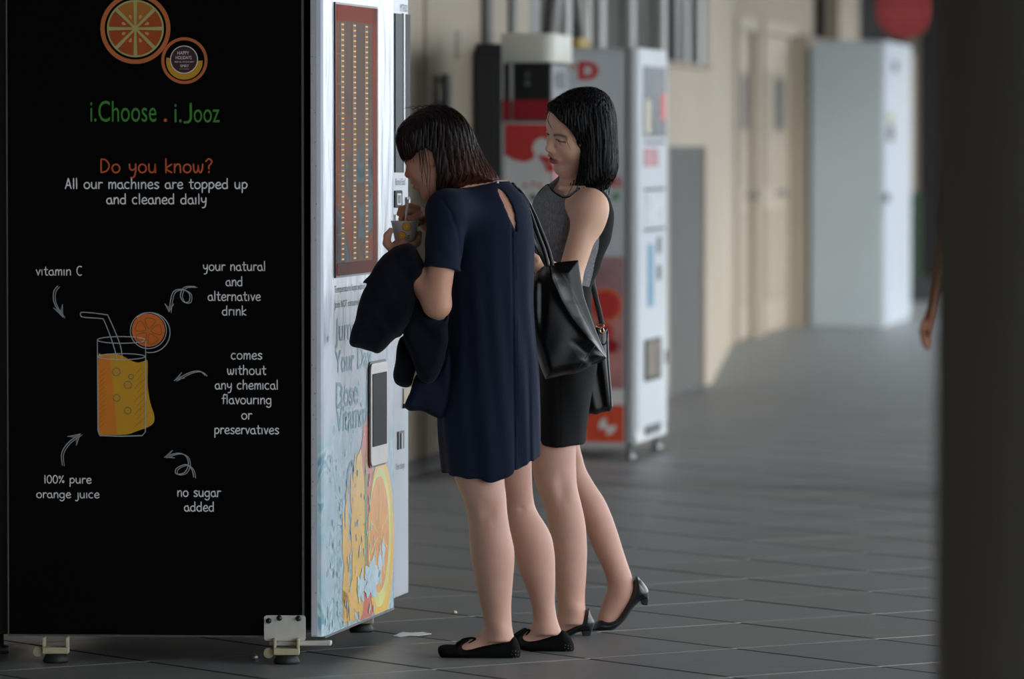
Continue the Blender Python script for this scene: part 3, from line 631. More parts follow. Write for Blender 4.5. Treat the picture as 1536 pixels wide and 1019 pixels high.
# bracket, foot and casters
bx0, bx1 = s2(397, 940)[0], s2(459, 940)[0]; bz0, bz1 = s2(420, 961)[1], s2(420, 923)[1]
d = MB(); d.prism([SO + SNv * .008 + SU * x_ + UP * z_ for x_, z_ in rrect(bx0, bx1, bz0, bz1, .008)], SNv * .006); d.build('corner_bracket', M['steel_w'], vm)
for px_, py_ in ((404, 931), (420, 927), (448.5, 927.5)):
    d = MB(); c = spl(px_, py_) + SNv * .014; d.lathe([(.008, 0), (.008, .002), (.0055, .0025), (.0055, .007), (.003, .009)], c, SNv, 12); d.build('bolt', M['bolt'], vm)
d = MB(); a_ = spl(404, 969) + SNv * .01; b2_ = spl(497, 969) + SNv * .01; d.box(a_ + np.array([0, 0, 0]), b2_ - a_, -SNv * .035, UP * .014); d.build('base_bar', M['steel_w'], vm, bevel=.004)
def caster(px, gy, m, lab=None):
    g = G(px, gy); d = MB(); d.lathe([(.034, 0.0), (.037, .006), (.030, .022), (.022, .028)], g, n=20); f = d.build('levelling_foot', M['rubber'], vm)
    d = MB(); d.box(g + np.array([-.036, -.025, .026]), (.072, 0, 0), (0, .05, 0), (0, 0, .018)); d.box(g + np.array([-.036, -.025, .044]), (.007, 0, 0), (0, .05, 0), (0, 0, .028)); d.box(g + np.array([.029, -.025, .044]), (.007, 0, 0), (0, .05, 0), (0, 0, .028)); d.build('caster_fork', m, vm, bevel=.002)
    d = MB(); d.lathe([(.012, -.008), (.015, -.007), (.015, .007), (.012, .008)], g + np.array([-.05, 0, .030]), (0, 1, 0), 16); d.build('caster_wheel', m, vm)
caster(430, 996, M['cream']); caster(84, 994, M['cream']); caster(542, 948, M['cream'])
# small litter on the paving
d = MB(); c = G(618, 952, .002); pts = [(-.055, -.02), (-.035, -.035), (-.01, -.02), (.02, -.03), (.058, .0), (.03, .03), (.0, .022), (-.03, .035)]
d.prism([c + np.array([x_, y_ * 2.2, 0.002 * math.sin(9 * x_)]) for x_, y_ in pts], UP * .0008); o = d.build('paper_scrap', mat('white_paper', (225, 232, 245))); tag(o, 'torn scrap of white paper on the paving beside the vending machine', 'litter')
d = MB(); c = G(682, 921, .001); d.lathe([(.004, 0), (.008, .003), (.006, .008), (.001, .010)], c, n=7); o = d.build('crumb', mat('pale_crumb', (210, 200, 180))); tag(o, 'tiny pale crumb on the paving left of the far pair of shoes', 'litter')
d = MB(); c = G(381, 990, .001); d.lathe([(.006, 0), (.013, .004), (.010, .013), (.003, .017)], c, n=6); o = d.build('crumpled_foil', mat('crumpled_foil', (170, 170, 165), rough=.3, metal=.6)); tag(o, 'small crumpled ball of foil under the black vending machine', 'litter')

# ------------------------------------------------------------------ dark cabinet at the left edge of the photo
sb = thing('cabinet', 'dark grey cabinet at the far left edge, beside the black vending machine', 'cabinet', (-1.6, 15.6, 0))
d = MB(); d.abox(-1.79, -1.415, 15.35, 15.85, .06, 2.05); d.build('body', mat('charcoal_textured_paint', (34, 34, 34), rough=.7, var=.25, scale=120), sb, bevel=.004)
for x_ in (-1.75, -1.46):
    d = MB(); d.lathe([(.03, 0), (.03, .02), (.015, .025), (.015, .06)], (x_, 15.42, 0), n=12); d.build('foot', M['rubber'], sb)

# ------------------------------------------------------------------ machines further along the wall
M['w2'] = mat('white_machine_paint', (190, 194, 196), rough=.45, var=.03, scale=2)
M['w3'] = mat('bluish_white_machine_paint', (176, 184, 186), rough=.5, var=.03, scale=1.5)
M['wbright'] = mat('white_machine_front', (184, 189, 194), rough=.3, var=.02)
M['red'] = mat('red_print', (196, 52, 50), rough=.5, var=.06); M['dred'] = mat('dark_red_print', (150, 14, 30), rough=.5, var=.06)
M['orr'] = mat('orange_red_print', (205, 72, 40), rough=.5, var=.05); M['pinkw'] = mat('pale_poster_print', (214, 212, 206), rough=.5, var=.04)
M['greyd'] = mat('steel_grey_glass', (96, 100, 104), rough=.25, var=.4, scale=5)
WS = -WN                                            # side direction (to the left, along the wall's normal)
def quad_on(o, u, v, n, a0, a1, z0, z1, m, name, parent, out=.001, th=.003, bevel=0):
    d = MB(); d.box(o + u * a0 + v * z0 + n * out, u * (a1 - a0), v * (z1 - z0), n * th); return d.build(name, m, parent, bevel=bevel)
# --- tall white drinks machine (middle distance)
k0 = np.array([(955 - 768) / FPX * 24.9, 24.9, 0]); H = CAM_H + (215 - 72) / FPX * 24.9; fz = .07
vm2 = thing('vending_machine', 'tall white drinks vending machine with red and orange side graphics, standing on legs', 'vending machine', k0 + WS * .36 + WD * .46)
d = MB(); d.box(k0 + UP * (fz + .02), WD * .92, WS * .74, UP * (H - fz - .02)); d.build('body', M['w2'], vm2, bevel=.012)
d = MB(); d.box(k0 + UP * fz + WN * -.0, WD * .93, WS * .75, UP * .035); d.build('plinth', M['w2'], vm2, bevel=.004)
for a_, b_ in ((.05, .04), (.86, .04), (.05, .68), (.86, .68)):
    d = MB(); d.lathe([(.028, 0), (.028, .015), (.013, .02), (.013, fz + .005)], k0 + WD * a_ + WS * b_, n=12); d.build('leg', M['metal'], vm2)
ko = k0 - WD * 0.0; SUr = WN                         # side face: u towards the right = WN, starting at the left
SL = k0 + WS * .74; sn = -WD; mpp = 24.9 / FPX
def sz(py): return CAM_H + (HOR - py) * mpp
def sx(px): return .74 - (955 - px) * mpp * 1.02
def sq2(px0, px1, py0, py1, m, name, out=.001): return quad_on(SL, WN, UP, sn, sx(px0), sx(px1), sz(py1), sz(py0), m, name, vm2, out)
sq2(760, 936, 80, 662, mat('pale_blue_grey_sheet', (200, 206, 210), rough=.5, var=.04, scale=2), 'side_sheet', .0)
sq2(878, 936, 608, 664, M['orr'], 'orange_red_panel', .002); sq2(878, 936, 584, 606, M['pinkw'], 'pale_band', .002); sq2(860, 936, 470, 584, mat('pink_grey_photo_print', (176, 120, 116), var=.35, scale=9), 'photo_print', .002)
sq2(860, 936, 385, 470, mat('pinkish_grey_print', (172, 130, 134), var=.3, scale=7), 'photo_print', .002)
def sdisc2(px, py, r, m, out, name, r0=0):
    d = MB(); c = SL + WN * sx(px) + UP * sz(py) + sn * out; n = 32
    ring = [(r * mpp * math.cos(2 * math.pi * k / n), r * mpp * math.sin(2 * math.pi * k / n)) for k in range(n)]
    d.prism([c + WN * a + UP * b for a, b in ring], sn * .0015); d.build(name, m, vm2)
sdisc2(909, 458, 26, mat('orange_ring_print', (214, 120, 70)), .006, 'badge_ring'); sdisc2(909, 458, 22, M['red'], .008, 'badge'); sdisc2(905, 500, 16, M['red'], .0055, 'bottle_print'); sdisc2(918, 520, 10, M['dred'], .007, 'bottle_print')
sdisc2(912, 640, 13, M['pinkw'], .006, 'logo_print'); sdisc2(918, 632, 8, M['orr'], .008, 'logo_print'); sdisc2(906, 648, 5, M['orr'], .008, 'logo_print')
font_text('lettering', 'A', SL + WN * sx(855) + UP * sz(105) + sn * .005, WN, UP, .03, .04, M['red'], vm2, sn)
font_text('lettering', 'D', SL + WN * sx(868) + UP * sz(120) + sn * .005, WN, UP, .085, .095, M['red'], vm2, sn, bold=.06)
font_text('lettering', 'MS', SL + WN * sx(908) + UP * sz(282) + sn * .005, WN, UP, .05, .08, M['red'], vm2, sn, bold=.03); font_text('lettering', 'or', SL + WN * sx(918) + UP * sz(302) + sn * .005, WN, UP, .04, .04, M['txt_g'], vm2, sn, bold=.03)
d = MB(); d.box(k0 + sn * .004 + WS * .047, WN * .012, sn * .004, UP * H); d.build('door_gap', M['skirting'], vm2)
# front of that machine
def fz2(px, py): return onplane(px, py, k0, WN)
def fq2(px0, px1, py0, py1, m, name, out=.001, th=.004, bevel=0):
    t0 = np.dot(fz2(px0, 215) - k0, WD); t1 = np.dot(fz2(px1, 215) - k0, WD); z0 = fz2((px0 + px1) / 2, py1)[2]; z1 = fz2((px0 + px1) / 2, py0)[2]
    return quad_on(k0, WD, UP, WN, t0, t1, z0, z1, m, name, vm2, out, th, bevel)
fq2(956, 999, 74, 640, M['wbright'], 'front_panel', .0, .006, .002)
fq2(963, 996, 100, 206, M['greyd'], 'display_window', .006); fq2(964, 972, 150, 200, M['cream'], 'product_picture', .009); fq2(988, 995, 140, 180, M['red'], 'red_label', .009)
fq2(964, 985, 222, 250, mat('pink_grey_print', (170, 120, 124), var=.3, scale=12), 'product_label', .006); fq2(964, 994, 212, 216, M['shutter'], 'shelf_line', .007); fq2(964, 994, 282, 286, M['shutter'], 'shelf_line', .007); fq2(964, 994, 342, 346, M['shutter'], 'shelf_line', .007)
fq2(966, 990, 290, 338, mat('pale_grey_product_print', (188, 190, 192), var=.25, scale=14), 'product_row', .006); fq2(970, 978, 366, 460, mat('blue_label', (96, 140, 166), var=.2), 'price_strip', .006); fq2(984, 989, 355, 380, M['black'], 'coin_slot', .006); fq2(984, 989, 398, 420, M['black'], 'note_slot', .006)
fq2(965, 987, 508, 570, M['shutter'], 'hatch_frame', .006, .012, .003); fq2(967, 985, 512, 562, mat('tan_hatch', (150, 134, 112), rough=.4), 'dispensing_hatch', .014); fq2(996, 999, 525, 545, M['skirting'], 'lock', .006)
fq2(967, 989, 636, 650, M['black'], 'vent_grille', .006)
# --- red, black and cream machine
k1 = np.array([(828 - 768) / FPX * 23.9, 23.9, 0]); H1 = CAM_H + (215 - 50) / FPX * 23.9; m1 = 23.9 / FPX
vm3 = thing('drinks_cooler', 'black and red drinks cooler with cream top and white poster, behind the women', 'cooler', k1 + WS * .12 + WD * .22)
def z1_(py): return CAM_H + (HOR - py) * m1
SW1 = .218; L1 = k1 + WS * SW1
d = MB(); d.box(k1 + UP * .05, WD * .46, WS * SW1, UP * (z1_(94) - .05)); d.build('body', M['black'], vm3, bevel=.01)
cp = [L1 - WD * .01 - WN * .01] + [k1 + WN * (-.045 + .055 * math.cos(math.radians(a))) + WD * (.045 + .055 * math.sin(math.radians(a))) for a in range(-90, 1, 15)] + [k1 + WN * .01 + WD * .47, L1 + WD * .47 - WN * .01]
d = MB(); d.prism([p_ + UP * z1_(94) for p_ in cp], UP * (z1_(50) - z1_(94)), True); d.build('cream_top', mat('cream_plastic', (206, 204, 190), rough=.5, var=.03), vm3, bevel=.006)
def q1(px0, px1, py0, py1, m, name, out=.001): return quad_on(k1, WN, UP, -WD, (px0 - 828) * m1 * 1.02, (px1 - 828) * m1 * 1.02, z1_(py1), z1_(py0), m, name, vm3, out)
q1(752, 827, 150, 179, M['dred'], 'red_band'); q1(752, 827, 180, 184, M['shutter'], 'poster_edge', .002); pst = q1(757, 827, 184, 420, M['pinkw'], 'poster', .002); q1(765, 770, 95, 420, M['mullion'], 'door_strip', .001)
d = MB(); cx_p = lambda px, py: k1 + WN * ((px - 828) * m1 * 1.02) + UP * z1_(py) - WD * .006
pts = [(758, 186), (827, 186), (827, 212), (812, 206), (803, 212), (799, 222), (803, 232), (799, 240), (788, 243), (772, 240), (758, 232)]
d.prism([cx_p(*p_) for p_ in pts], -WD * .001); d.build('red_field', M['red'], vm3)
for px_, py_, r_, mm in ((820, 240, 7, 'red'), (826, 252, 7, 'red'), (812, 236, 4, 'red'), (788, 278, 3, 'red'), (800, 276, 3, 'red'), (810, 278, 3, 'red'), (800, 296, 5, 'shutter'), (792, 125, 5, 'skirting'), (792, 112, 4, 'skirting')):
    d = MB(); c = cx_p(px_, py_); d.prism([c + WN * r_ * m1 * math.cos(a) + UP * r_ * m1 * math.sin(a) for a in np.linspace(0, 2 * math.pi, 13)[:-1]], -WD * .002); d.build('poster_mark', M[mm], vm3)
def f1(px0, px1, py0, py1, m, name, out=.001):
    q = lambda px, py: onplane(px, py, k1, WN)
    return quad_on(k1, WD, UP, WN, np.dot(q(px0, 215) - k1, WD), np.dot(q(px1, 215) - k1, WD), q((px0 + px1) / 2, py1)[2], q((px0 + px1) / 2, py0)[2], m, name, vm3, out)
f1(834, 848, 112, 130, mat('grey_character_print', (120, 120, 120)), 'white_characters'); f1(829, 852, 150, 420, M['dred'], 'red_front')
for px_ in (837, 843): f1(px_, px_ + 1.2, 108, 133, M['black'], 'character_gap', .006)
for a_, b_ in ((.04, .03), (.42, .03), (.04, .2), (.42, .2)):
    d = MB(); d.lathe([(.02, 0), (.02, .02), (.012, .025), (.012, .055)], k1 + WD * a_ + WS * b_, n=10); d.build('leg', M['metal'], vm3)
# --- black cabinet between wall and cooler
xa, xb = (713 - 768) / FPX * 23.5, (753 - 768) / FPX * 23.5; zc = CAM_H + (215 - 66) / FPX * 23.5
bc = thing('cabinet', 'narrow tall black cabinet against the cream wall, left of the cream-topped cooler', 'cabinet', ((xa + xb) / 2, 23.7, 0))
d = MB(); d.abox(xa, xb, 23.5, 23.88, .05, zc); d.build('body', mat('black_cabinet_paint', (18, 16, 15), rough=.5, spec=.3), bc, bevel=.005)
d = MB(); d.abox(xa, xb - .03, 23.488, 23.498, .1, zc - .05); d.build('door', mat('black_cabinet_door', (24, 22, 21), rough=.5, spec=.3), bc, bevel=.002)
d = MB(); d.tube([(xa + .015, 23.47, 1.0), (xa + .015, 23.47, 1.25)], .006, 8); d.build('handle', M['bolt'], bc)
for x_ in (xa + .02, xb - .02):
    for y_ in (23.53, 23.85): d = MB(); d.lathe([(.015, 0), (.015, .05)], (x_, y_, 0), n=8); d.build('foot', M['rubber'], bc)
# yellow carton on top of the white machine
ct_ = thing('carton', 'yellow cardboard carton lying on top of the white drinks machine', 'box', k0 + WS * .3 + WD * .3 + UP * H)
c0 = k0 + WS * .285 + WD * .12 + UP * (H + .001); d = MB(); d.box(c0 + WS * .0, WD * .3, WS * .28, UP * .048); d.build('box_body', mat('yellow_cardboard', (186, 160, 96), rough=.8), ct_, bevel=.003)
d = MB(); d.box(c0 + WS * .13 + UP * .048, WD * .3, WS * .03, UP * .001); d.build('tape', M['cream'], ct_)
# door pull and small sign on the wall left of the women
t_ = wx(656); hp = thing('door_pull', 'vertical black pull handle on the cream wall above the navy dressed woman', 'handle', wp(t_, CAM_H + .13))
d = MB(); zt_, zb_ = CAM_H + (215 - 112) / FPX * 24.4, CAM_H + (215 - 166) / FPX * 24.4
d.box(wp(t_ - .06, zb_, .03), WD * .12, WN * .02, UP * (zt_ - zb_)); d.build('grip', M['black'], hp, bevel=.004)
d = MB(); d.box(wp(t_ - .02, zb_ + .02, 0), WD * .04, WN * .03, UP * .02); d.box(wp(t_ - .02, zt_ - .04, 0), WD * .04, WN * .03, UP * .02); d.build('mount', M['metal'], hp)
t_ = wx(686.5); d = MB(); d.box(wp(t_ - .05, CAM_H + (215 - 88) / FPX * 24.7, 0), WD * .10, WN * .004, UP * .125); o = d.build('wall_label', mat('grey_brown_label', (128, 118, 104), rough=.6, var=.4, scale=40)); tag(o, 'small narrow grey label stuck high on the cream wall', 'label')

# --- big white machine far down the corridor
k2 = G(1325, 492); H2 = CAM_H + (215 - 62) / FPX * k2[1]; m2 = k2[1] / FPX
vm4 = thing('white_cabinet', 'plain tall white machine cabinet far down the corridor under the red sign', 'vending machine', k2 + WS * .25 + WD * .6)
d = MB(); d.box(k2 + UP * .0, WD * 1.95, WS * .58, UP * H2); d.build('body', M['w3'], vm4, bevel=.01)
d = MB(); d.box(k2 + WN * .001 + UP * .03 + WD * .01, WD * 1.93, WN * .01, UP * (H2 - .04)); d.build('front_panel', M['wbright'], vm4, bevel=.004)
d = MB(); d.box(k2 + WN * .011 + WD * .03 + UP * .04, WD * .38, WN * .006, UP * (H2 - .06)); d.build('door_column', mat('lilac_white_panel', (176, 180, 194), rough=.4), vm4, bevel=.002)
def f2(px0, px1, py0, py1, m, name, out=.018):
    q = lambda px, py: onplane(px, py, k2, WN)
    return quad_on(k2, WD, UP, WN, np.dot(q(px0, 215) - k2, WD), np.dot(q(px1, 215) - k2, WD), q((px0 + px1) / 2, py1)[2], q((px0 + px1) / 2, py0)[2], m, name, vm4, out)
f2(1327, 1337, 170, 182, mat('olive_label', (150, 150, 104)), 'label_plate'); f2(1328, 1337, 186, 212, M['shutter'], 'slot_plate'); f2(1325.5, 1331, 290, 303, M['greyd'], 'lock'); f2(1336, 1342, 92, 108, M['shutter'], 'slot_plate')
q0_, q1_ = P(1192, 300, 42.72), P(1211, 300, 42.72)
d = MB(); d.abox(q0_[0], q1_[0], 42.72, 42.9, 0, 2.3); o = d.build('trim_7', M['wall_d']); o['kind'] = 'structure'
# --- green bin further on
gb = G(1374, 452); bn = thing('bin', 'tall dark green bin beyond the far white cabinet', 'bin', (gb[0], gb[1], 0))
z_ = lambda py: CAM_H + (HOR - py) * gb[1] / FPX
d = MB(); d.prism([np.array([gb[0] + a, gb[1] + b_, .10]) for a, b_ in ((-.09, -.15), (.035, -.15), (.05, .2), (-.10, .2))], UP * (z_(292) - .10)); d.build('body', mat('green_plastic', (7, 46, 10), rough=.5), bn, bevel=.008)
d = MB(); d.abox(gb[0] - .10, gb[0] + .16, gb[1] - .16, gb[1] + .22, 0.0, .22); d.build('base', M['black'], bn, bevel=.008)
d = MB(); d.abox(gb[0] - .10, gb[0] + .045, gb[1] - .16, gb[1] + .22, z_(292), z_(292) + .02); d.build('lid', mat('green_lid', (10, 44, 12)), bn, bevel=.004)
# --- pale post beside it
d = MB(); q = G(1394, 455); d.abox(q[0] - .07, q[0] + .07, 51.5, 51.7, 0, WZ); o = d.build('trim_6', mat('brown_grey_post', (92, 84, 74), rough=.7)); o['kind'] = 'structure'
# --- round red sign hanging over the corridor
rs_c = P(1357, 14, 38.0); rs = thing('hanging_sign', 'round red hanging sign above the far white cabinet', 'sign', rs_c)
rr_ = 45 * 38 / FPX
d = MB(); d.lathe([(rr_, -.02), (rr_, .02)], rs_c, (0, -1, 0), 48); d.build('sign_rim', mat('pale_red_rim', (110, 36, 32), rough=.5), rs)
d = MB(); d.lathe([(rr_ * .93, .0), (rr_ * .93, .024)], rs_c, (0, -1, 0), 48); d.build('sign_face', mat('red_sign_face', (140, 6, 8), rough=.4, var=.05), rs)
for py_, w_, h_ in ((18, 60, 7), (31, 40, 5), (5, 36, 5)):   # rows of worn, unreadable characters
    d = MB(); n_ = int(w_ / 6)
    for k_ in range(n_):
        x_ = (k_ - n_ / 2) * w_ / n_ * 38 / FPX; c = rs_c + np.array([x_, -.0245, (14 - py_ - h_ / 2) * 38 / FPX])
        d.box(c, (w_ / n_ * .62 * 38 / FPX, 0, 0), (0, -.001, 0), (0, 0, h_ * (.8 + .2 * (k_ % 2)) * 38 / FPX))
    d.build('faded_lettering', mat('faded_sign_print', (176, 60, 58)), rs)
d = MB(); d.tube([rs_c + UP * rr_ * .98, (rs_c[0], rs_c[1], WZ)], .012, 8); d.build('hanger_rod', M['bolt'], rs)
# ------------------------------------------------------------------ people: signed distance bodies turned into one surface
class F:                                            # a field: union / subtraction of smooth shapes
    def __init__(s): s.ops = []
    def u(s, f, k=0.01): s.ops.append(('u', f, k)); return s
    def sub(s, f, k=0.004): s.ops.append(('s', f, k)); return s
    def inter(s, f, k=0.004): s.ops.append(('i', f, k)); return s
    def disp(s, f): s.ops.append(('d', f, 0)); return s
    def __call__(s, p):
        d = None
        for o, f, k in s.ops:
            if o == 'd': d = d + f(p); continue
            e = f(p)
            if d is None: d = e; continue
            if o == 'u':
                h = np.maximum(k - np.abs(d - e), 0) / k; d = np.minimum(d, e) - h * h * k * 0.25
            elif o == 's':
                e = -e; h = np.maximum(k - np.abs(d - e), 0) / k; d = np.maximum(d, e) + h * h * k * 0.25
            else:
                h = np.maximum(k - np.abs(d - e), 0) / k; d = np.maximum(d, e) + h * h * k * 0.25
        return d
def cone(a, b, ra, rb):
    a = np.array(a, 'f'); b = np.array(b, 'f'); ab = b - a; L2 = float(ab @ ab) or 1e-9
    def f(p):
        q = p - a; t = np.clip(q @ ab / L2, 0, 1); return np.sqrt(((q - t[:, None] * ab) ** 2).sum(1)) - (ra + (rb - ra) * t)
    return f
def sph(c, r):
    c = np.array(c, 'f'); return lambda p: np.sqrt(((p - c) ** 2).sum(1)) - r
def ell(c, r, R=None):
    c = np.array(c, 'f'); r = np.array(r, 'f')
    def f(p):
        q = p - c
        if R is not None: q = q @ R
        k0 = np.sqrt(((q / r) ** 2).sum(1)) + 1e-9; k1 = np.sqrt(((q / r ** 2) ** 2).sum(1)) + 1e-9; return k0 * (k0 - 1) / k1
    return f
def stack(rows, Y, B, top=True, rnd=0.008, hem=None):
    """rows: (py, xl, xr[, b[, Y]]) outline of the photo at depth Y; cross-sections are ellipses of half depth b"""
    Z = []; C = []; A = []; Bs = []; Ys = []
    for r_ in rows:
        y_ = r_[4] if len(r_) > 4 else Y; l, r = P(r_[1], r_[0], y_), P(r_[2], r_[0], y_)
        Z.append(l[2]); C.append((l[0] + r[0]) / 2); A.append((r[0] - l[0]) / 2); Bs.append(r_[3] if len(r_) > 3 and r_[3] else B or (r[0] - l[0]) / 2); Ys.append(y_)
    o = np.argsort(Z); Z, C, A, Bs, Ys = (np.array(v, 'f')[o] for v in (Z, C, A, Bs, Ys))
    zz = np.linspace(Z[0], Z[-1], 160); sm = lambda v: np.convolve(np.pad(np.interp(zz, Z, v), 5, 'edge'), np.ones(11) / 11, 'valid')
    C, A, Bs, Ys = sm(C), sm(A), sm(Bs), sm(Ys)
    def f(p):
        z = p[:, 2]; c = np.interp(z, zz, C); a = np.interp(z, zz, A); b = np.interp(z, zz, Bs); y = np.interp(z, zz, Ys)
        qx = p[:, 0] - c; qy = p[:, 1] - y
        k0 = np.sqrt((qx / a) ** 2 + (qy / b) ** 2) + 1e-9; k1 = np.sqrt((qx / a ** 2) ** 2 + (qy / b ** 2) ** 2) + 1e-9
        d = k0 * (k0 - 1) / k1
        e = np.maximum(z - zz[-1], (hem(p) if hem else zz[0] - z))
        m = np.minimum(np.maximum(d, e), 0); return m + np.sqrt(np.maximum(d, 0) ** 2 + np.maximum(e, 0) ** 2) - 0.0
    return f
def pillow(pts, Y, B, R, n=4, smooth=True, xs=0.0):
    """an outline measured at depth Y, swollen to half thickness B with a rounded rim of width R"""
    Yf = Y if callable(Y) else None; y0 = Y(np.zeros((1, 3)))[0] if Yf else Y
    q = [P(a, b, y0)[[0, 2]] for a, b in pts]
    if smooth: q = catmull(q, n, True)
    q = np.array(q, 'f'); m = len(q); q2 = np.roll(q, -1, 0)
    def f(p):
        x = p[:, 0]; z = p[:, 2]; d2 = np.full(len(x), 1e9, 'f'); ins = np.zeros(len(x), bool)
        for i in range(m):
            a, b = q[i], q2[i]; e = b - a; wx_ = x - a[0]; wz_ = z - a[1]
            t = np.clip((wx_ * e[0] + wz_ * e[1]) / (e @ e + 1e-12), 0, 1); d2 = np.minimum(d2, (wx_ - t * e[0]) ** 2 + (wz_ - t * e[1]) ** 2)
            c = (a[1] > z) != (b[1] > z)
            if abs(e[1]) > 1e-9: ins ^= c & (x < a[0] + (z - a[1]) * e[0] / e[1])
        s_ = np.sqrt(d2) * np.where(ins, -1, 1); y = Yf(p) if Yf else Y
        return np.sqrt(np.maximum(s_ + R, 0) ** 2 + ((p[:, 1] - y) * R / B) ** 2) - R
    return f
def cutter(pts, ya, yb):                            # prism along depth, used to carve
    g = pillow(pts, (ya + yb) / 2, 1, .0001, 3)
    q = pillow(pts, (ya + yb) / 2, 1, .0001, 3)
    def f(p):
        pp = p.copy(); pp[:, 1] = (ya + yb) / 2; s_ = q(pp); return np.maximum(s_, np.maximum(ya - p[:, 1], p[:, 1] - yb))
    return f
def axes(lo, hi, h, fine=()):
    x = [lo]
    while x[-1] < hi:
        s_ = h
        for a, b, hf in fine:
            if a <= x[-1] <= b: s_ = hf
        x.append(x[-1] + s_)
    n = len(x) - 1; n += (-n) % 8
    while len(x) < n + 1: x.append(x[-1] + h)
    return np.array(x, 'f')
def surf(field, lo, hi, h=0.004, fz=(), fx=(), fy=(), lip=1.6):
    """surface nets on a sparse grid"""
    X, Yy, Z = axes(lo[0], hi[0], h, fx), axes(lo[1], hi[1], h, fy), axes(lo[2], hi[2], h, fz)
    n = (len(X), len(Yy), len(Z)); D = np.ones(n, 'f'); B = 8
    ci = [np.arange(0, k, B) for k in n]
    cen = [np.array([(a[i] + a[min(i + B, len(a) - 1)]) / 2 for i in c], 'f') for a, c in zip((X, Yy, Z), ci)]
    half = [np.array([(a[min(i + B, len(a) - 1)] - a[i]) / 2 for i in c], 'f') for a, c in zip((X, Yy, Z), ci)]
    gx = np.stack(np.meshgrid(*cen, indexing='ij'), -1).reshape(-1, 3); hh = np.sqrt(sum(m_ ** 2 for m_ in np.meshgrid(*half, indexing='ij'))).reshape(-1)
    dc = np.concatenate([field(gx[i:i + 200000]) for i in range(0, len(gx), 200000)])
    act = np.abs(dc) < hh * lip + 0.006
    shp = tuple(len(c) for c in ci); sg = np.where(dc < 0, -1, 1).reshape(shp)
    D = np.repeat(np.repeat(np.repeat(sg, B, 0), B, 1), B, 2)[:n[0], :n[1], :n[2]].astype('f')
    am = np.repeat(np.repeat(np.repeat(act.reshape(shp), B, 0), B, 1), B, 2)[:n[0], :n[1], :n[2]]
    I = np.argwhere(am)
    for s_ in range(0, len(I), 400000):
        i = I[s_:s_ + 400000]; p = np.stack([X[i[:, 0]], Yy[i[:, 1]], Z[i[:, 2]]], 1); D[i[:, 0], i[:, 1], i[:, 2]] = field(p)
    D[0] = D[-1] = 1; D[:, 0] = D[:, -1] = 1; D[:, :, 0] = D[:, :, -1] = 1
    ins = D < 0
    c8 = [ins[a:n[0] - 1 + a, b:n[1] - 1 + b, c:n[2] - 1 + c] for a in (0, 1) for b in (0, 1) for c in (0, 1)]
    cnt = sum(c.astype(np.int8) for c in c8); cell = (cnt > 0) & (cnt < 8); ids = np.full(cell.shape, -1, np.int32)
    C = np.argwhere(cell); ids[C[:, 0], C[:, 1], C[:, 2]] = np.arange(len(C)); acc = np.zeros((len(C), 3), 'f'); num = np.zeros(len(C), 'f')
    for ax_ in range(3):
        o1, o2 = [k for k in range(3) if k != ax_]
        for a in (0, 1):
            for b in (0, 1):
                c0 = C.copy(); c0[:, o1] += a; c0[:, o2] += b; c1 = c0.copy(); c1[:, ax_] += 1
                d0 = D[c0[:, 0], c0[:, 1], c0[:, 2]]; d1 = D[c1[:, 0], c1[:, 1], c1[:, 2]]; mk = (d0 < 0) != (d1 < 0)
                t = np.where(mk, d0 / np.where(mk, d0 - d1, 1), 0); q = np.zeros((len(C), 3), 'f'); q[:, ax_] = t; q[:, o1] = a; q[:, o2] = b
                acc += q * mk[:, None]; num += mk
    Vv = C + acc / num[:, None]
    V = np.stack([np.interp(Vv[:, k], np.arange(n[k]), (X, Yy, Z)[k]) for k in range(3)], 1).astype('f')
    quads = []
    for ax_ in range(3):
        sl0 = [slice(None)] * 3; sl1 = [slice(None)] * 3; sl0[ax_] = slice(0, -1); sl1[ax_] = slice(1, None)
        e = ins[tuple(sl0)] != ins[tuple(sl1)]; E = np.argwhere(e); o1, o2 = [(1, 2), (2, 0), (0, 1)][ax_]
        E = E[(E[:, o1] > 0) & (E[:, o2] > 0) & (E[:, o1] < n[o1] - 1) & (E[:, o2] < n[o2] - 1)]
        def g(a, b):
            k = E.copy(); k[:, o1] -= a; k[:, o2] -= b; return ids[k[:, 0], k[:, 1], k[:, 2]]
        q = np.stack([g(1, 1), g(0, 1), g(0, 0), g(1, 0)], 1); fl_ = ~ins[E[:, 0], E[:, 1], E[:, 2]]
        q[fl_] = q[fl_][:, ::-1]; quads.append(q)
    Q = np.concatenate(quads); Q = Q[(Q >= 0).all(1)]
    return V, Q
def np_mesh(name, V, Q, material, parent=None, col=None, kind=None, mats=None, smooth=True):
    me = bpy.data.meshes.new(name); k = Q.shape[1]
    me.vertices.add(len(V)); me.vertices.foreach_set('co', V.astype('f').ravel()); me.loops.add(Q.size); me.loops.foreach_set('vertex_index', Q.ravel().astype('i'))
    me.polygons.add(len(Q)); me.polygons.foreach_set('loop_start', np.arange(0, Q.size, k, dtype='i')); me.polygons.foreach_set('use_smooth', [smooth] * len(Q)); me.update(calc_edges=True)
    if col is not None:
        at = me.color_attributes.new('skin_tone', 'FLOAT_COLOR', 'POINT'); c4 = np.concatenate([col, np.ones((len(V), 1))], 1); at.data.foreach_set('color', c4.astype('f').ravel())
    return link_mesh(me, name, material, parent, kind, mats)
def grad(f, p, e=0.0015):
    g = np.stack([f(p + d) - f(p - d) for d in np.eye(3, dtype='f') * e], 1); return g / (np.linalg.norm(g, axis=1, keepdims=True) + 1e-9)

def smoothstep(a, b, x): t = np.clip((x - a) / (b - a), 0, 1); return t * t * (3 - 2 * t)

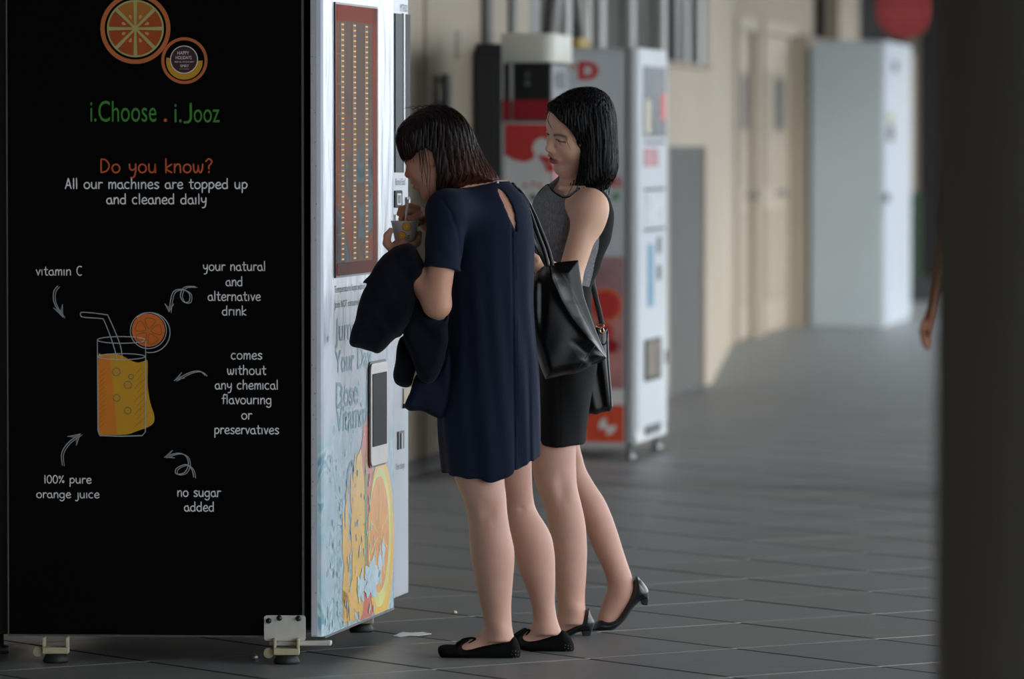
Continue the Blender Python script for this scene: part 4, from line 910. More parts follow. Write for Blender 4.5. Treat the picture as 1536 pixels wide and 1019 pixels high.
def wob(p, sc, seed):                               # irregular smooth folds
    r_ = np.random.RandomState(seed); o = 0
    for k in range(6):
        d_ = r_.normal(size=3) * np.array(sc); o = o + np.sin(p @ d_.astype('f') + r_.uniform(0, 6.28) + 1.2 * np.sin(p @ (d_[::-1] * .4).astype('f')))
    return o / 3.0

class Head:                                         # head frame: x forward, y to her left, z up, metres
    def __init__(s, c, yaw, pitch, roll, sc=1.0):   # yaw 0 = facing the camera (-Y), positive turns to image left
        s.c = np.array(c); s.sc = sc
        f = np.array([-math.sin(yaw), -math.cos(yaw), 0]); l = np.array([math.cos(yaw), -math.sin(yaw), 0])   # her left
        u = UP.copy(); f2 = f * math.cos(pitch) - u * math.sin(pitch); u2 = u * math.cos(pitch) + f * math.sin(pitch)
        l3 = l * math.cos(roll) - u2 * math.sin(roll); u3 = u2 * math.cos(roll) + l * math.sin(roll)
        s.R = np.stack([f2, l3, u3], 1)             # columns = axes
    def w(s, x, y, z): return s.c + s.R @ (np.array([x, y, z]) * s.sc)
    def loc(s, p): return (p - s.c) @ s.R / s.sc
    def field(s):
        E = lambda c, r: (np.array(c, 'f'), np.array(r, 'f')); H = F()
        H.u(ell((-.012, 0, .030), (.093, .072, .083)), .01)
        H.u(ell((.026, 0, -.028), (.054, .059, .082)), .035)
        H.u(ell((.052, 0, .030), (.036, .052, .045)), .03)
        for y in (-1, 1):
            H.u(cone((-.002, y * .052, -.055), (.050, y * .014, -.100), .015, .013), .03)
            H.u(sph((.058, y * .034, -.034), .022), .03)
            H.sub(ell((.100, y * .032, -.002), (.016, .019, .011)), .014)
            H.u(sph((.0735, y * .031, -.001), .0135), .002)
            H.u(cone((.080, y * .014, .019), (.070, y * .042, .017), .007, .006), .012)
            H.u(ell((-.006, y * .073, -.014), (.016, .007, .030)), .006)
            H.u(sph((.0935, y * .0115, -.036), .0075), .006)
        H.u(sph((.064, 0, -.100), .017), .025)
        H.u(cone((.080, 0, .004), (.101, 0, -.030), .0065, .0100), .010)
        H.u(ell((.077, 0, -.056), (.018, .028, .026)), .014)
        H.u(ell((.0915, 0, -.0575), (.0072, .020, .0046)), .004)
        H.u(ell((.0900, 0, -.0705), (.0085, .017, .0062)), .004)
        H.sub(ell((.1010, 0, -.0635), (.020, .0165, .0030 + s.open)), .003)
        H.sub(ell((.083, 0, -.082), (.006, .018, .005)), .008) if False else None
        sc = s.sc
        return lambda p: H(s.loc(p)) * sc
    open = 0.0
    def paint(s, p, base, lips, lid=0.35):
        q = s.loc(p); c = np.tile(np.array(base), (len(p), 1)); inh = (np.linalg.norm(q, axis=1) < .17)
        def mix(col, a): 
            a = (a * inh)[:, None]; c[:] = c * (1 - a) + np.array(col) * a
        front = q[:, 0] > .045
        ay = np.abs(q[:, 1])
        mix(lips, (1 - smoothstep(.85, 1.15, np.sqrt((q[:, 1] / .0245) ** 2 + ((q[:, 2] + .064) / .0125) ** 2))) * (q[:, 0] > .078) * .85)
        cheek = np.exp(-(((ay - .040) / .018) ** 2 + ((q[:, 2] + .035) / .018) ** 2)) * front; mix(np.array(base) * [1.05, .82, .78], cheek * .35)
        # eyes: almond opening with dark lash line and iris
        ey = (ay - .031) / .0155; ez = (q[:, 2] + .001 - (1 - ey ** 2) * .0008) / .0060
        op = np.abs(ez) / np.maximum(1 - ey ** 2, .02)
        eye = front & (np.abs(ey) < 1)
        mix((.55, .50, .47), (eye & (op < lid)) * 1.0)
        mix((.012, .008, .006), (eye & (op < lid) & (np.hypot(ay - .031, q[:, 2] + .001) < .0058)) * 1.0)
        lash = np.exp(-((ez - lid * (1 - ey ** 2)) / .36) ** 2) * (np.abs(ey) < 1.12) * front; mix((.015, .010, .009), lash)
        lash = np.exp(-((ez + lid * (1 - ey ** 2)) / .16) ** 2) * (np.abs(ey) < 1.0) * front; mix((.05, .03, .025), lash * .5)
        by = (ay - .033) / .021; bz = q[:, 2] - (.0195 - .006 * (by - .25) ** 2); brow = np.exp(-(bz / .0040) ** 2) * smoothstep(1.1, .8, np.abs(by)) * front; mix((.022, .014, .012), brow * .85)
        nos = np.exp(-((np.hypot(ay - .0075, q[:, 0] - .099)) / .004) ** 2) * (q[:, 2] < -.034) * (q[:, 2] > -.050); mix((.04, .015, .012), nos * .85)
        return c

# ---------------- materials for people
SK = srgb(222, 176, 150)[:3]; SK2 = srgb(202, 150, 126)[:3]; SKL = srgb(190, 147, 130)[:3]
M['skin'] = mat('skin', (220, 175, 150), rough=.5, spec=.3, var=.05, scale=16, bump=.06, bscale=260, sss=.06, attr='skin_tone')
M['navy'] = mat('navy_crepe', (21, 29, 48), rough=.8, spec=.15, var=.05, scale=14, bump=.25, bscale=420, sheen=.04)
M['jacket'] = mat('dark_navy_jacket_cloth', (10, 13, 24), rough=.9, spec=.15, var=.08, scale=14, bump=.25, bscale=380, sheen=.05)
M['blackcloth'] = mat('black_crepe', (9, 9, 10), rough=.8, spec=.2, var=.08, scale=12, bump=.25, bscale=400)
M['tweed'] = mat('grey_rib_knit', (124, 124, 128), rough=.9, spec=.1, var=.35, scale=110, bump=.6, bscale=160, stretch=(3, 3, .8))
M['leather'] = mat('black_leather', (5, 5, 6), rough=.37, spec=.4, var=.05, scale=10, bump=.12, bscale=300)
M['leather_m'] = mat('matte_black_leather', (15, 15, 15), rough=.45, spec=.4, var=.06, bump=.1, bscale=300)
M['suede'] = mat('black_suede', (9, 9, 9), rough=.9, spec=.12, var=.2, scale=30, bump=.3, bscale=350)
M['pump'] = mat('blue_black_leather', (15, 19, 25), rough=.30, spec=.55, var=.05)
def hair_mat(name, a, b_, sc):
    m = mat(name, a, rough=.42, spec=.24); nt = m.node_tree; N = nt.nodes; L = nt.links; at = N.new('ShaderNodeAttribute'); at.attribute_name = 'skin_tone'
    L.new(at.outputs['Color'], N['Principled BSDF'].inputs['Base Color']); return m
M['hair1'] = hair_mat('dark_brown_hair', (30, 18, 14), (90, 40, 20), 1); M['hair2'] = hair_mat('black_hair', (10, 9, 10), (20, 18, 18), 1)

def strands(name, field, starts, parent, material, steps, ds, down, outv, lift, colf, w=.0012, stop=None, jit=.15, seed=1, endlen=(.6, 1.0)):
    """ribbons of hair that follow the hair volume's surface"""
    rg = np.random.RandomState(seed); p = np.array(starts, 'f'); n = len(p); path = [p.copy()]; nor = [grad(field, p)]; alive = np.ones(n, bool); jt = rg.normal(0, jit, (n, 3)).astype('f'); al = [alive.copy()]
    for k in range(steps):
        g = grad(field, p); t = down(p) + jt; t = t - g * (t * g).sum(1, keepdims=True); t /= np.linalg.norm(t, axis=1, keepdims=True) + 1e-9
        p = p + t * ds; d = field(p); p = p - grad(field, p) * (d - lift)[:, None] * .8
        if stop is not None: alive &= ~stop(p)
        path.append(p.copy()); nor.append(grad(field, p)); al.append(alive.copy())
    path = np.stack(path, 1); nor = np.stack(nor, 1); al = np.stack(al, 1)
    V = []; Q = []; C = []
    ln = (al.sum(1)).astype(int)
    for i in range(n):
        m = ln[i]
        if m < 4: continue
        q = path[i, :m]; g = nor[i, :m]; t = np.gradient(q, axis=0); t /= np.linalg.norm(t, axis=1, keepdims=True) + 1e-9
        s_ = np.cross(t, g); ww = w * rg.uniform(.6, 1.4) * np.minimum(1, np.linspace(3.5, .25, m))[:, None]; lf = rg.uniform(0, .0014)
        a = q + s_ * ww + g * lf; b = q - s_ * ww + g * lf; mid = q + g * (lf + ww * .5); k0 = len(V) * 1
        base = sum(len(v) for v in V) if False else None
        V.append(np.stack([a, mid, b], 1).reshape(-1, 3)); C.append(np.tile(colf(rg, q), (1,)).reshape(m, 1, 3).repeat(3, 1).reshape(-1, 3))
    off = 0
    for v in V:
        m = len(v) // 3; i = np.arange(m - 1) * 3 + off
        Q.append(np.stack([i, i + 1, i + 4, i + 3], 1)); Q.append(np.stack([i + 1, i + 2, i + 5, i + 4], 1)); off += len(v)
    return np_mesh(name, np.concatenate(V), np.concatenate(Q), material, parent, np.concatenate(C), kind='stuff')

# =================================================================== woman in the navy dress
YA = 15.40
w1 = thing('person', 'woman with brown bob in navy short-sleeved dress, sipping from a cup beside the juice machine', 'person', (P(745, 985, 15.38)[0], 15.38, 0))
h1 = Head(P(655, 228, 15.37), math.radians(112), math.radians(19.5), 0, 1.03); h1.open = -.0012
YN, YF_ = 15.30, 15.50
fb = F()
legN = [(650, 676, 758, .06, 15.37), (700, 678, 758, .065, 15.355), (717, 681, 756, .066, 15.35), (742, 692, 759, .06, 15.335), (755, 697, 760, .055, 15.325), (767, 700, 760.5), (791, 703, 764), (826, 705, 772), (848, 708, 771.5), (870, 713, 769.5), (911, 722, 766.5), (935, 727, 767.5), (948, 727, 769), (962, 726, 773)]
legF = [(640, 738, 798, .05, 15.44), (680, 738, 797, .055, 15.45), (700, 744, 797.5, .05, 15.46), (735, 753, 798.5, .045, 15.48), (757, 756, 801.5), (766, 758, 804), (784, 760, 817), (805, 764, 828), (834, 772, 832.5), (862, 781, 833), (876, 787, 833), (904, 797, 832), (925, 800, 834.5), (940, 800, 839), (952, 799, 844)]
fb.u(stack(legN, YN, None), .01); fb.u(stack(legF, YF_, None), .012)
fb.u(sph(P(722, 752, YN - .012), .048), .02) if False else None
# feet
def foot(F_, heel, toe, inst, Yc, r=.026):
    F_.u(cone(P(*heel, Yc), P(*toe, Yc), r, r * .8), .02); F_.u(cone(P(*inst[0], Yc), P(*inst[1], Yc), r * .95, r * .62), .02)
foot(fb, (757, 975), (682, 979), ((745, 953), (703, 971)), YN); foot(fb, (832, 966), (768, 968), ((815, 945), (790, 958)), YF_)
# hips, torso, neck
torso = [(270, 700, 758, .055), (285, 690, 768, .075), (300, 672, 785, .085), (330, 662, 796, .10), (400, 664, 794, .105), (450, 674, 786, .095), (500, 674, 790, .10), (560, 668, 798, .115), (620, 664, 802, .12), (660, 676, 794, .09), (682, 690, 784, .06)]
fb.u(stack(torso, YA, None), .03)
shL, shR = P(671, 318, 15.27), P(766, 313, 15.52)
fb.u(cone(shL, P(655, 456, 15.24), .043, .036), .03); fb.u(cone(shL, shR, .045, .045), .04)
fb.u(sph(P(657, 459, 15.24), .034), .012)
fb.u(cone(P(655, 455, 15.245), P(626, 415, 15.28), .037, .034), .02); fb.u(cone(P(626, 415, 15.28), P(597, 379, 15.33), .033, .022), .02)
fb.u(cone(shR, P(700, 408, 15.60), .042, .034), .03); fb.u(cone(P(700, 408, 15.60), P(645, 338, 15.47), .034, .024), .02)
fb.u(cone(P(712, 300, 15.41), h1.w(-.025, 0, -.03), .062, .056), .03); fb.u(h1.field(), .015)
fb.u(sph(P(749, 945, YN - .028), .012), .02)
fb.sub(ell(P(733, 757, YN - .080), (.012, .026, .040)), .03); fb.sub(ell(P(783, 764, YF_ - .047), (.009, .006, .005)), .008)
# left hand under the cup
def chain(F_, pts, radii, k=.006):
    for i in range(len(pts) - 1): F_.u(cone(P(*pts[i]), P(*pts[i + 1]), radii[i], radii[i + 1]), k)
fb.u(cone(P(594, 377, 15.345), P(604, 369, 15.36), .021, .022), .012)
chain(fb, [(588, 374, 15.33), (580.5, 365, 15.335), (581, 354, 15.34), (586, 346, 15.345)], [.013, .0115, .0105, .0085])
chain(fb, [(604, 372, 15.34), (618, 370.5, 15.345), (627, 365, 15.365), (629, 356, 15.385)], [.011, .0098, .0088, .0075], .004)
chain(fb, [(602, 371, 15.36), (616, 368.5, 15.37), (627.5, 362, 15.395), (629.5, 350, 15.41)], [.0112, .0100, .009, .0078], .004)
chain(fb, [(600, 370, 15.38), (612, 366.5, 15.405), (622, 360, 15.43), (625, 350, 15.44)], [.0110, .0098, .0088, .0076], .004)
chain(fb, [(592, 368, 15.385), (598, 362, 15.42), (604, 354, 15.44), (606, 345, 15.445)], [.0105, .0095, .0085, .0073], .004)
# right hand with the straw
fb.u(cone(P(640, 330, 15.475), P(626, 321, 15.455), .023, .025), .015)
chain(fb, [(627, 313, 15.44), (614, 310, 15.425), (602, 314, 15.42), (598.5, 321, 15.42)], [.0115, .0098, .0088, .0074], .004)
chain(fb, [(626, 319, 15.435), (613, 318, 15.415), (604, 322, 15.41), (601, 329, 15.412)], [.0112, .0098, .0088, .0074], .004)
chain(fb, [(628, 326, 15.44), (617, 326, 15.42), (609, 330, 15.415)], [.0108, .0096, .0082], .004)
chain(fb, [(633, 332, 15.455), (626, 336, 15.43), (618, 335, 15.42)], [.0100, .0088, .0076], .004)
chain(fb, [(630, 322, 15.43), (620, 329, 15.395), (611, 327, 15.395)], [.0125, .0105, .0088], .005)
lo, hi = (-.42, 15.12, -.01), (.18, 15.72, 1.62)
V, Q = surf(fb, lo, hi, .0042, fz=((1.13, 1.24, .0026), (1.24, 1.58, .0026)), fx=((-.40, -.18, .0026),))
colr = h1.paint(V, SK2, srgb(176, 120, 106)[:3], .28)
def hands_tint(V, c, lo_, col): 
    return c
legm = smoothstep(.75, .6, V[:, 2])[:, None]; colr = colr * (1 - legm) + np.array(SKL) * legm
body1 = np_mesh('body', V, Q, M['skin'], w1, colr)
# dress
fd = F()
dress = [(272, 702, 758, .05), (276, 694, 766, .065), (284, 680, 778, .078), (296, 668, 788, .09), (320, 657, 797, .105), (360, 655, 802, .118), (400, 660, 801, .115), (450, 668, 799, .108), (500, 666, 802, .112), (550, 661, 808, .125), (600, 657, 810.5, .135), (650, 658, 812, .14), (690, 662, 812, .14), (735, 666, 813, .14)]
hz = P(735, 714, YA)[2]; hx = P(735, 700, YA)[0]
def hem1(p):
    dx = p[:, 0] - hx; return (hz + .000 + .42 * np.maximum(dx, 0) * smoothstep(-.02, .11, dx) + .012 * smoothstep(.0, -.12, dx) + 0.06 * (p[:, 1] - YA)) - p[:, 2]
fd.u(stack(dress, YA, None, hem=hem1), .02); fd.u(cone(shL + np.array([0, 0, .004]), shR, .062, .055), .04)
slv = F(); slv.u(cone(P(670, 322, 15.275), P(662, 425, 15.245), .055, .052), .01)
ct0 = P(663, 404, 15.25); cn = nrm(P(662, 430, 15.245) - P(670, 330, 15.27)); cn = nrm(cn + np.array([-.06, 0, 0]))
slv.inter(lambda p: (p - ct0) @ cn.astype('f'), .003)
fd.u(slv, .014)
crease = pillow([(692, 345), (694, 345), (691, 406), (688, 406)], 15.26, .03, .004, 2, False)
def folds1(p):
    x, y, z = p[:, 0], p[:, 1], p[:, 2]
    a = smoothstep(1.0, .6, z); th = np.arctan2(y - YA, x - hx)
    f = .0026 * a * np.sin(th * 7 + 3.0 * z + .6) + .0020 * np.sin(th * 11 + 9 * z + x * 20) * smoothstep(1.28, .9, z)
    xs_ = P(772, 560, YA)[0] + .012 * (.9 - z); f = f + .0045 * np.exp(-((x - xs_ + .004) / .0028) ** 2) * (y < YA) * (z < 1.23)
    x2 = P(806, 640, YA)[0] - .02 * (z - .62); f = f + .007 * np.exp(-((x - x2 + .022) / .006) ** 2) * smoothstep(.95, .65, z) * (y < YA)
    # creases around the waist and armhole
    f = f + .0022 * np.sin((z * 1.0 + x * 1.6) * 70) * np.exp(-((z - 1.13) / .07) ** 2) * smoothstep(-.03, -.16, x - hx + .05)
    return f
fd.disp(folds1)
sm_ = [P(a, b, 15.25)[[0, 2]] for a, b in ((664, 300), (676, 318), (685, 342), (690, 370), (691, 402))]
def sleeve_seam(p):
    d_ = np.full(len(p), 9., 'f')
    for a, b in zip(sm_[:-1], sm_[1:]):
        e = b - a; w_ = p[:, [0, 2]] - a; t = np.clip(w_ @ e / (e @ e), 0, 1); d_ = np.minimum(d_, np.linalg.norm(w_ - t[:, None] * e, axis=1))
    return .0032 * np.exp(-(d_ / .0045) ** 2) * (p[:, 1] < 15.34)
fd.disp(sleeve_seam)
# keyhole at the back and neck opening
kh = [(746, 283), (751, 285), (760, 294), (768, 308), (773, 326), (774.5, 349), (768, 338), (760, 320), (752, 301), (747, 290)]
fd.sub(cutter(kh, 15.0, YA - .02), .003)
fd.sub(cone(P(706, 262, 15.41), P(722, 276, 15.40), .060, .036), .006)
V, Q = surf(fd, (-.32, 15.15, .46), (.16, 15.66, 1.42), .0036)
dr = np_mesh('dress', V, Q, M['navy'], w1)
# sleeve hem stitch and keyhole edge
kb = [P(a, b, 15.0) for a, b in kh]
def on_surface(f, px, py, y0=15.0, y1=15.8):
    Y = np.linspace(y0, y1, 500); pts = np.array([P(px, py, y) for y in Y], 'f'); d = f(pts); i = np.argmax(d < 0.0); return pts[i] if d[i] < 0 else P(px, py, (y0 + y1) / 2)
d = MB(); d.tube([on_surface(fd, 774.5 + .012 * (y_ - 352), y_, 15.1) for y_ in range(353, 700, 12)], .0011, 5); d.build('back_seam', M['jacket'], dr)
d = MB(); c = on_surface(fd, 746, 273.5, 15.1); d.lathe([(.0, -.004), (.004, -.002), (.0045, 0), (.003, .003), (.0, .004)], c, (0, -1, 0), 12); d.build('button', mat('pearl_button', (200, 200, 205), rough=.3), dr)
# hair: volume, carved face, strands
hp1 = [(655, 157), (672, 160), (690, 171), (703, 188), (713, 208), (723, 230), (732, 245), (742, 258), (748, 270), (742, 277), (728, 280), (706, 283), (690, 287), (679, 289), (671, 295), (664, 299), (652, 299), (647, 290), (640, 270), (622, 262), (612, 248), (603, 236), (597, 220), (595, 208), (599, 192), (608, 181), (622, 170), (638, 161)]
Yh = lambda p: 15.375 + .18 * np.clip(p[:, 0] + .21, -.1, .2)
fh = F(); fh.u(pillow(hp1, Yh, .098, .060, 3), .01); cap1 = F(); cap1.u(ell((-.010, 0, .030), (.104, .084, .097)), .02); cap1.u(ell((.010, 0, -.01), (.080, .078, .09)), .02)
fh.u(lambda p: cap1(h1.loc(p)) * h1.sc, .012); fh.inter(cutter([(a, b) for a, b in hp1], 15.0, 15.9), .004)
face1 = [(585, 270), (596, 256), (604, 247), (615, 243), (622, 236), (629, 229), (638, 226), (645, 230), (650, 244), (651, 260), (650, 300), (640, 310), (600, 310)]
cut1 = cutter(face1, 14.9, 15.60); fh.sub(cut1, .01)
fh.disp(lambda p: .0007 * np.sin(p[:, 0] * 260 + p[:, 1] * 330 + 6 * np.sin(p[:, 2] * 9)) + .0005 * np.sin(p[:, 0] * 520 - p[:, 2] * 60 + p[:, 1] * 410))
V, Q = surf(fh, (-.36, 15.22, 1.24), (.0, 15.55, 1.62), .0034)
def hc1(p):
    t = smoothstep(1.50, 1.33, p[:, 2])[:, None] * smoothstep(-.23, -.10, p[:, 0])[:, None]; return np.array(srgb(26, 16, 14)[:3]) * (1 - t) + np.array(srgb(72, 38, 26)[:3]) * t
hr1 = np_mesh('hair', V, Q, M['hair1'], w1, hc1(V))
rg = np.random.RandomState(3); crown = P(652, 163, 15.37)
st = []
while len(st) < 4600:
    px_ = rg.uniform(594, 744); py_ = rg.uniform(157, 262); y_ = 15.2 + rg.uniform(0, .36); q = P(px_, py_, y_)
    st.append(q)
st = np.array(st, 'f')
for _ in range(8): st = st - grad(fh, st) * (fh(st) - .0015)[:, None] * .8
st = st[np.abs(fh(st)) < .006]
def down1(p):
    t = smoothstep(1.56, 1.45, p[:, 2])[:, None]; out = p - crown.astype('f'); out /= np.linalg.norm(out, axis=1, keepdims=True) + 1e-6
    g = np.where((p[:, 0] > P(668, 200, 15.4)[0])[:, None], np.array([[.50, .02, -.85]], 'f'), np.array([[.10, 0, -1.0]], 'f')); g = np.where((p[:, 0] < P(625, 200, 15.4)[0])[:, None], np.array([[-.12, 0, -1.0]], 'f'), g)
    return (out * (1 - t * .75) + g * t).astype('f')
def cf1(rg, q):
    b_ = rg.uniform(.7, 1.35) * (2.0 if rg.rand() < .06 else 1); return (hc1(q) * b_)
bot1 = lambda p: fh(p) > .012
strands('hair_strands', fh, st, hr1, M['hair1'], 24, .007, down1, None, .0012, cf1, w=.0006, stop=lambda p: (np.abs(fh(p)) > .008) | (p[:, 2] < 1.258) | (cut1(p) < .005), jit=.10, seed=5)
# loose strands in front of the cheek
d = MB(); rg = random.Random(3)
for (x0, y0, x1, y1, x2, y2) in ((629, 222, 631, 245, 634, 276), (631, 222, 634, 248, 632, 268), (636, 220, 641, 250, 640, 280), (610, 214, 613, 228, 617, 242), (613, 214, 617, 230, 621, 243), (604, 205, 604, 222, 609, 240), (634, 224, 636, 250, 643, 290), (641, 222, 645, 252, 644, 297), (607, 210, 609, 226, 613, 241), (626, 216, 629, 236, 630, 258), (664, 285, 660, 300, 652, 312), (668, 285, 667, 298, 657, 316), (660, 290, 658, 300, 657, 308)):
    q = catmull([P(x0, y0, 15.262), P(x1, y1, 15.268), P(x2, y2, 15.285)], 5); d.tube(q, list(np.linspace(.0016, .0005, len(q))), 5)
for k in range(14):
    x0 = 616 + k * 3; q = catmull([P(x0 + 6, 170 - k * .8, 15.37), P(x0 - 2, 162 - k * .5 + rg.uniform(-2, 2), 15.37), P(x0 - rg.uniform(6, 14), 164 + rg.uniform(-3, 4) - k * .4, 15.37)], 4); d.tube(q, .0004, 4)
lm = d.build('loose_strands', M['hair1'], hr1, kind='stuff'); at = lm.data.color_attributes.new('skin_tone', 'FLOAT_COLOR', 'POINT'); at.data.foreach_set('color', list((.022, .010, .008, 1)) * len(lm.data.vertices))
# shoes
def shoe(name, pts, Y, B, m, parent, foot_cut=None, extra=None):
    f = F(); f.u(pillow(pts, Y, B, .022, 3), .01)
    if foot_cut: f.sub(foot_cut, .004)
    pl_ = [P(a, b, Y) for a, b in pts]; xs_ = [q[0] for q in pl_]; zs_ = [q[2] for q in pl_]
    V, Q = surf(f, (min(xs_) - .03, Y - B - .03, min(zs_) - .03), (max(xs_) + .03, Y + B + .03, max(zs_) + .03), .0028); return np_mesh(name, V, Q, m, parent), f
sN, fsN = shoe('shoe', [(657.5, 971), (658, 981), (664, 987), (690, 989), (730, 991), (764, 992), (776, 990), (781, 980), (778.5, 967), (772, 955), (760, 957), (728, 965), (700, 972), (694, 968), (704, 961), (701, 957), (692, 959), (684, 967), (668, 967)], YN, .038, M['suede'], w1)
sF, fsF = shoe('shoe', [(760, 958), (765, 971), (790, 977), (826, 981), (852, 982), (860, 977), (861, 968), (856, 957), (847, 947), (838, 947.5), (808, 957), (792, 959), (785, 955), (791, 945), (787, 942), (776, 948), (768, 954)], YF_, .038, M['suede'], w1)
for (sh_, Yc, pts) in ((sN, YN - .038, [(769, 977), (773, 977), (777, 978), (768, 982), (773, 982.5), (777, 983), (770, 987), (774, 987)]), (sF, YF_ - .036, [(848, 968), (852, 969), (856, 970), (847, 972), (852, 973), (857, 974), (849, 977), (854, 978)])):
    for a_, b_ in pts:
        d = MB(); c = on_surface(fsN if sh_ is sN else fsF, a_, b_, 15.1, 15.9); d.lathe([(0, -.002), (.0022, -.001), (.0022, .001), (0, .0022)], c, (.2, -1, 0), 8); d.build('sole_nub', mat('nub_rubber', (60, 60, 60), rough=.5) if 'nub_rubber' not in bpy.data.materials else bpy.data.materials['nub_rubber'], sh_)
for (sh_, Yc, pts) in ((sN, YN, [(684, 966), (690, 960), (699, 955), (708, 954), (713, 956), (704, 962), (694, 970)]), (sF, YF_, [(780, 951), (785, 945), (790, 942), (795, 943), (790, 950)])):
    d = MB(); d.tube(catmull([P(a_, b_ + 3.5, Yc - .014) for a_, b_ in pts], 4), .0030, 8); d.tube(catmull([P(a_ - 2, b_ + 4, Yc + .012) for a_, b_ in pts], 4), .0030, 8); d.build('bow', M['suede'], sh_)
d = MB(); d.tube(catmull([on_surface(fsN, a_, b_ + 1.5, 15.1, 15.9) for a_, b_ in ((702, 972), (728, 966), (745, 961), (760, 958), (770, 957))], 4), .0014, 5); d.build('collar_piping', M['leather_m'], sN)

# cup with straw (held, so a thing of its own)
cc = P(607.5, 362, 15.392); cz1 = P(607.5, 332, 15.392)[2]; ch = cz1 - cc[2]
cup = thing('paper_cup', 'white paper cup with orange slice print held by the navy dressed woman', 'cup', cc)
d = MB(); r0, r1 = 15 / 530, 20.5 / 530
d.lathe([(r0 * .9, .001), (r0, 0), (r1, ch - .003), (r1 + .0018, ch - .002), (r1 + .0018, ch + .001), (r1 - .0012, ch), (r0, .006)], cc, n=40)
M['cup'] = mat('white_cup_card', (216, 214, 208), rough=.5, var=.02); d.build('cup_body', M['cup'], cup)
def cup_print(name, a0, zc, rad, m, out, n=20, pts=None):
    d = MB(); ring = pts or [(rad * math.cos(2 * math.pi * k / n), rad * math.sin(2 * math.pi * k / n)) for k in range(n)]
    v = []
    for a, z in ring:
        zz = zc + z; rr = r0 + (r1 - r0) * zz / ch + out; an = -math.pi / 2 + a0 + a / rr; v.append(cc + np.array([rr * math.cos(an), rr * math.sin(an), zz]))
    c_ = sum(v) / len(v); rr = r0 + (r1 - r0) * zc / ch + out; c_ = cc + np.array([rr * math.cos(-math.pi / 2 + a0), rr * math.sin(-math.pi / 2 + a0), zc]); ic = d.vert(c_); iv = [d.vert(q) for q in v]
    for k in range(len(iv)): d.face((ic, iv[k], iv[(k + 1) % len(iv)]))
    return d.build(name, m, cup)
oy = mat('orange_slice_print', (226, 158, 30), rough=.5); ob_ = mat('brown_ring_print', (120, 90, 20), rough=.5); oy2 = mat('pale_slice_print', (236, 200, 90), rough=.5)
for a0, zc, rd in ((.16, ch * .75, .0135), (-.24, ch * .30, .0115)):
    cup_print('slice_ring', a0, zc, rd, ob_, .0006); cup_print('slice_print', a0, zc, rd * .88, oy, .0011); cup_print('slice_centre', a0, zc, rd * .22, oy2, .0020)
    for k in range(6):
        a = k * math.pi / 3; cup_print('slice_spoke', a0, zc, 0, oy2, .0016, pts=[(rd * .75 * math.cos(a - .07), rd * .75 * math.sin(a - .07)), (rd * .75 * math.cos(a + .07), rd * .75 * math.sin(a + .07)), (0, 0.0003)])
font_text('lettering', 'Z', cc + np.array([.006, -r0 - .0072, ch * .13]), (1, 0, 0), UP, .010, .009, mat('cup_green_print', (70, 110, 50)), cup, (0, -1, 0), bold=.05)
font_text('lettering', 'o', cc + np.array([-.018, -r0 - .0042, ch * .22]), (1, 0, 0), UP, .008, .006, oy, cup, (0, -1, 0), bold=.05)
d = MB(); d.tube([P(607.5, 345, 15.392), P(609, 322, 15.388), P(611.5, 300, 15.384)], .0034, 10); o = d.build('spoon_straw', mat('white_straw', (235, 225, 222), rough=.35), cup)
d = MB(); d.lathe([(r1 - .004, ch - .012), (r1 - .004, ch - .010)], cc, n=24); d.build('juice', M['juice'], cup)

# jacket over the left forearm
jk = thing('jacket', 'dark navy jacket folded over the left forearm of the navy dressed woman', 'jacket', P(590, 530, 15.27))
f = F()
up_ = [(583, 379), (592, 371), (604, 366), (616, 367), (624, 374), (631, 385), (637, 396), (637, 412), (629, 424), (627, 440), (629, 452), (622, 470), (612, 490), (602, 504), (594, 508), (584, 516), (574, 526), (566, 531), (556, 527), (541, 523), (528, 519), (525, 510), (529, 490), (538, 460), (546, 435), (549, 426), (543, 425), (551, 414), (564, 397)]
f.u(pillow(up_, 15.285, .062, .030, 3), .012)
f.disp(lambda p: (.0035 * wob(p, (34, 10, 16), 3)) + .0015 * wob(p, (90, 40, 40), 4))
f.sub(pillow([(640, 396), (630, 420), (626, 440), (630, 460), (645, 478), (690, 470), (690, 400)], 15.20, .075, .03, 3), .006)
V, Q = surf(f, (-.50, 15.15, .80), (-.20, 15.42, 1.20), .0036); np_mesh('body_panel', V, Q, M['jacket'], jk)
f = F(); slv_ = [(604, 502), (616, 498), (624, 510), (626, 540), (621, 566), (615, 579), (606, 582), (597, 579), (592, 571), (591, 545), (593, 520), (597, 507)]
f.u(pillow(slv_, 15.34, .04, .022, 3), .01); f.disp(lambda p: .004 * wob(p, (40, 20, 30), 5)); V, Q = surf(f, (-.36, 15.25, .70), (-.22, 15.43, 1.0), .0036); np_mesh('sleeve', V, Q, M['jacket'], jk)
f = F(); pan = [(616, 440), (632, 452), (650, 478), (665, 478), (673, 470), (672, 500), (668, 530), (660, 555), (650, 569), (640, 573), (630, 570), (622, 555), (612, 530), (603, 510), (604, 480)]
f.u(pillow(pan, 15.285, .035, .026, 3), .01); f.disp(lambda p: .005 * wob(p, (40, 20, 16), 6)); V, Q = surf(f, (-.34, 15.2, .70), (-.14, 15.4, 1.08), .0036); np_mesh('front_flap', V, Q, M['jacket'], jk)
f = F(); tl = [(625, 562), (645, 568), (662, 545), (676, 520), (676, 600), (664, 628), (650, 625), (632, 618), (608, 612), (615, 590)]
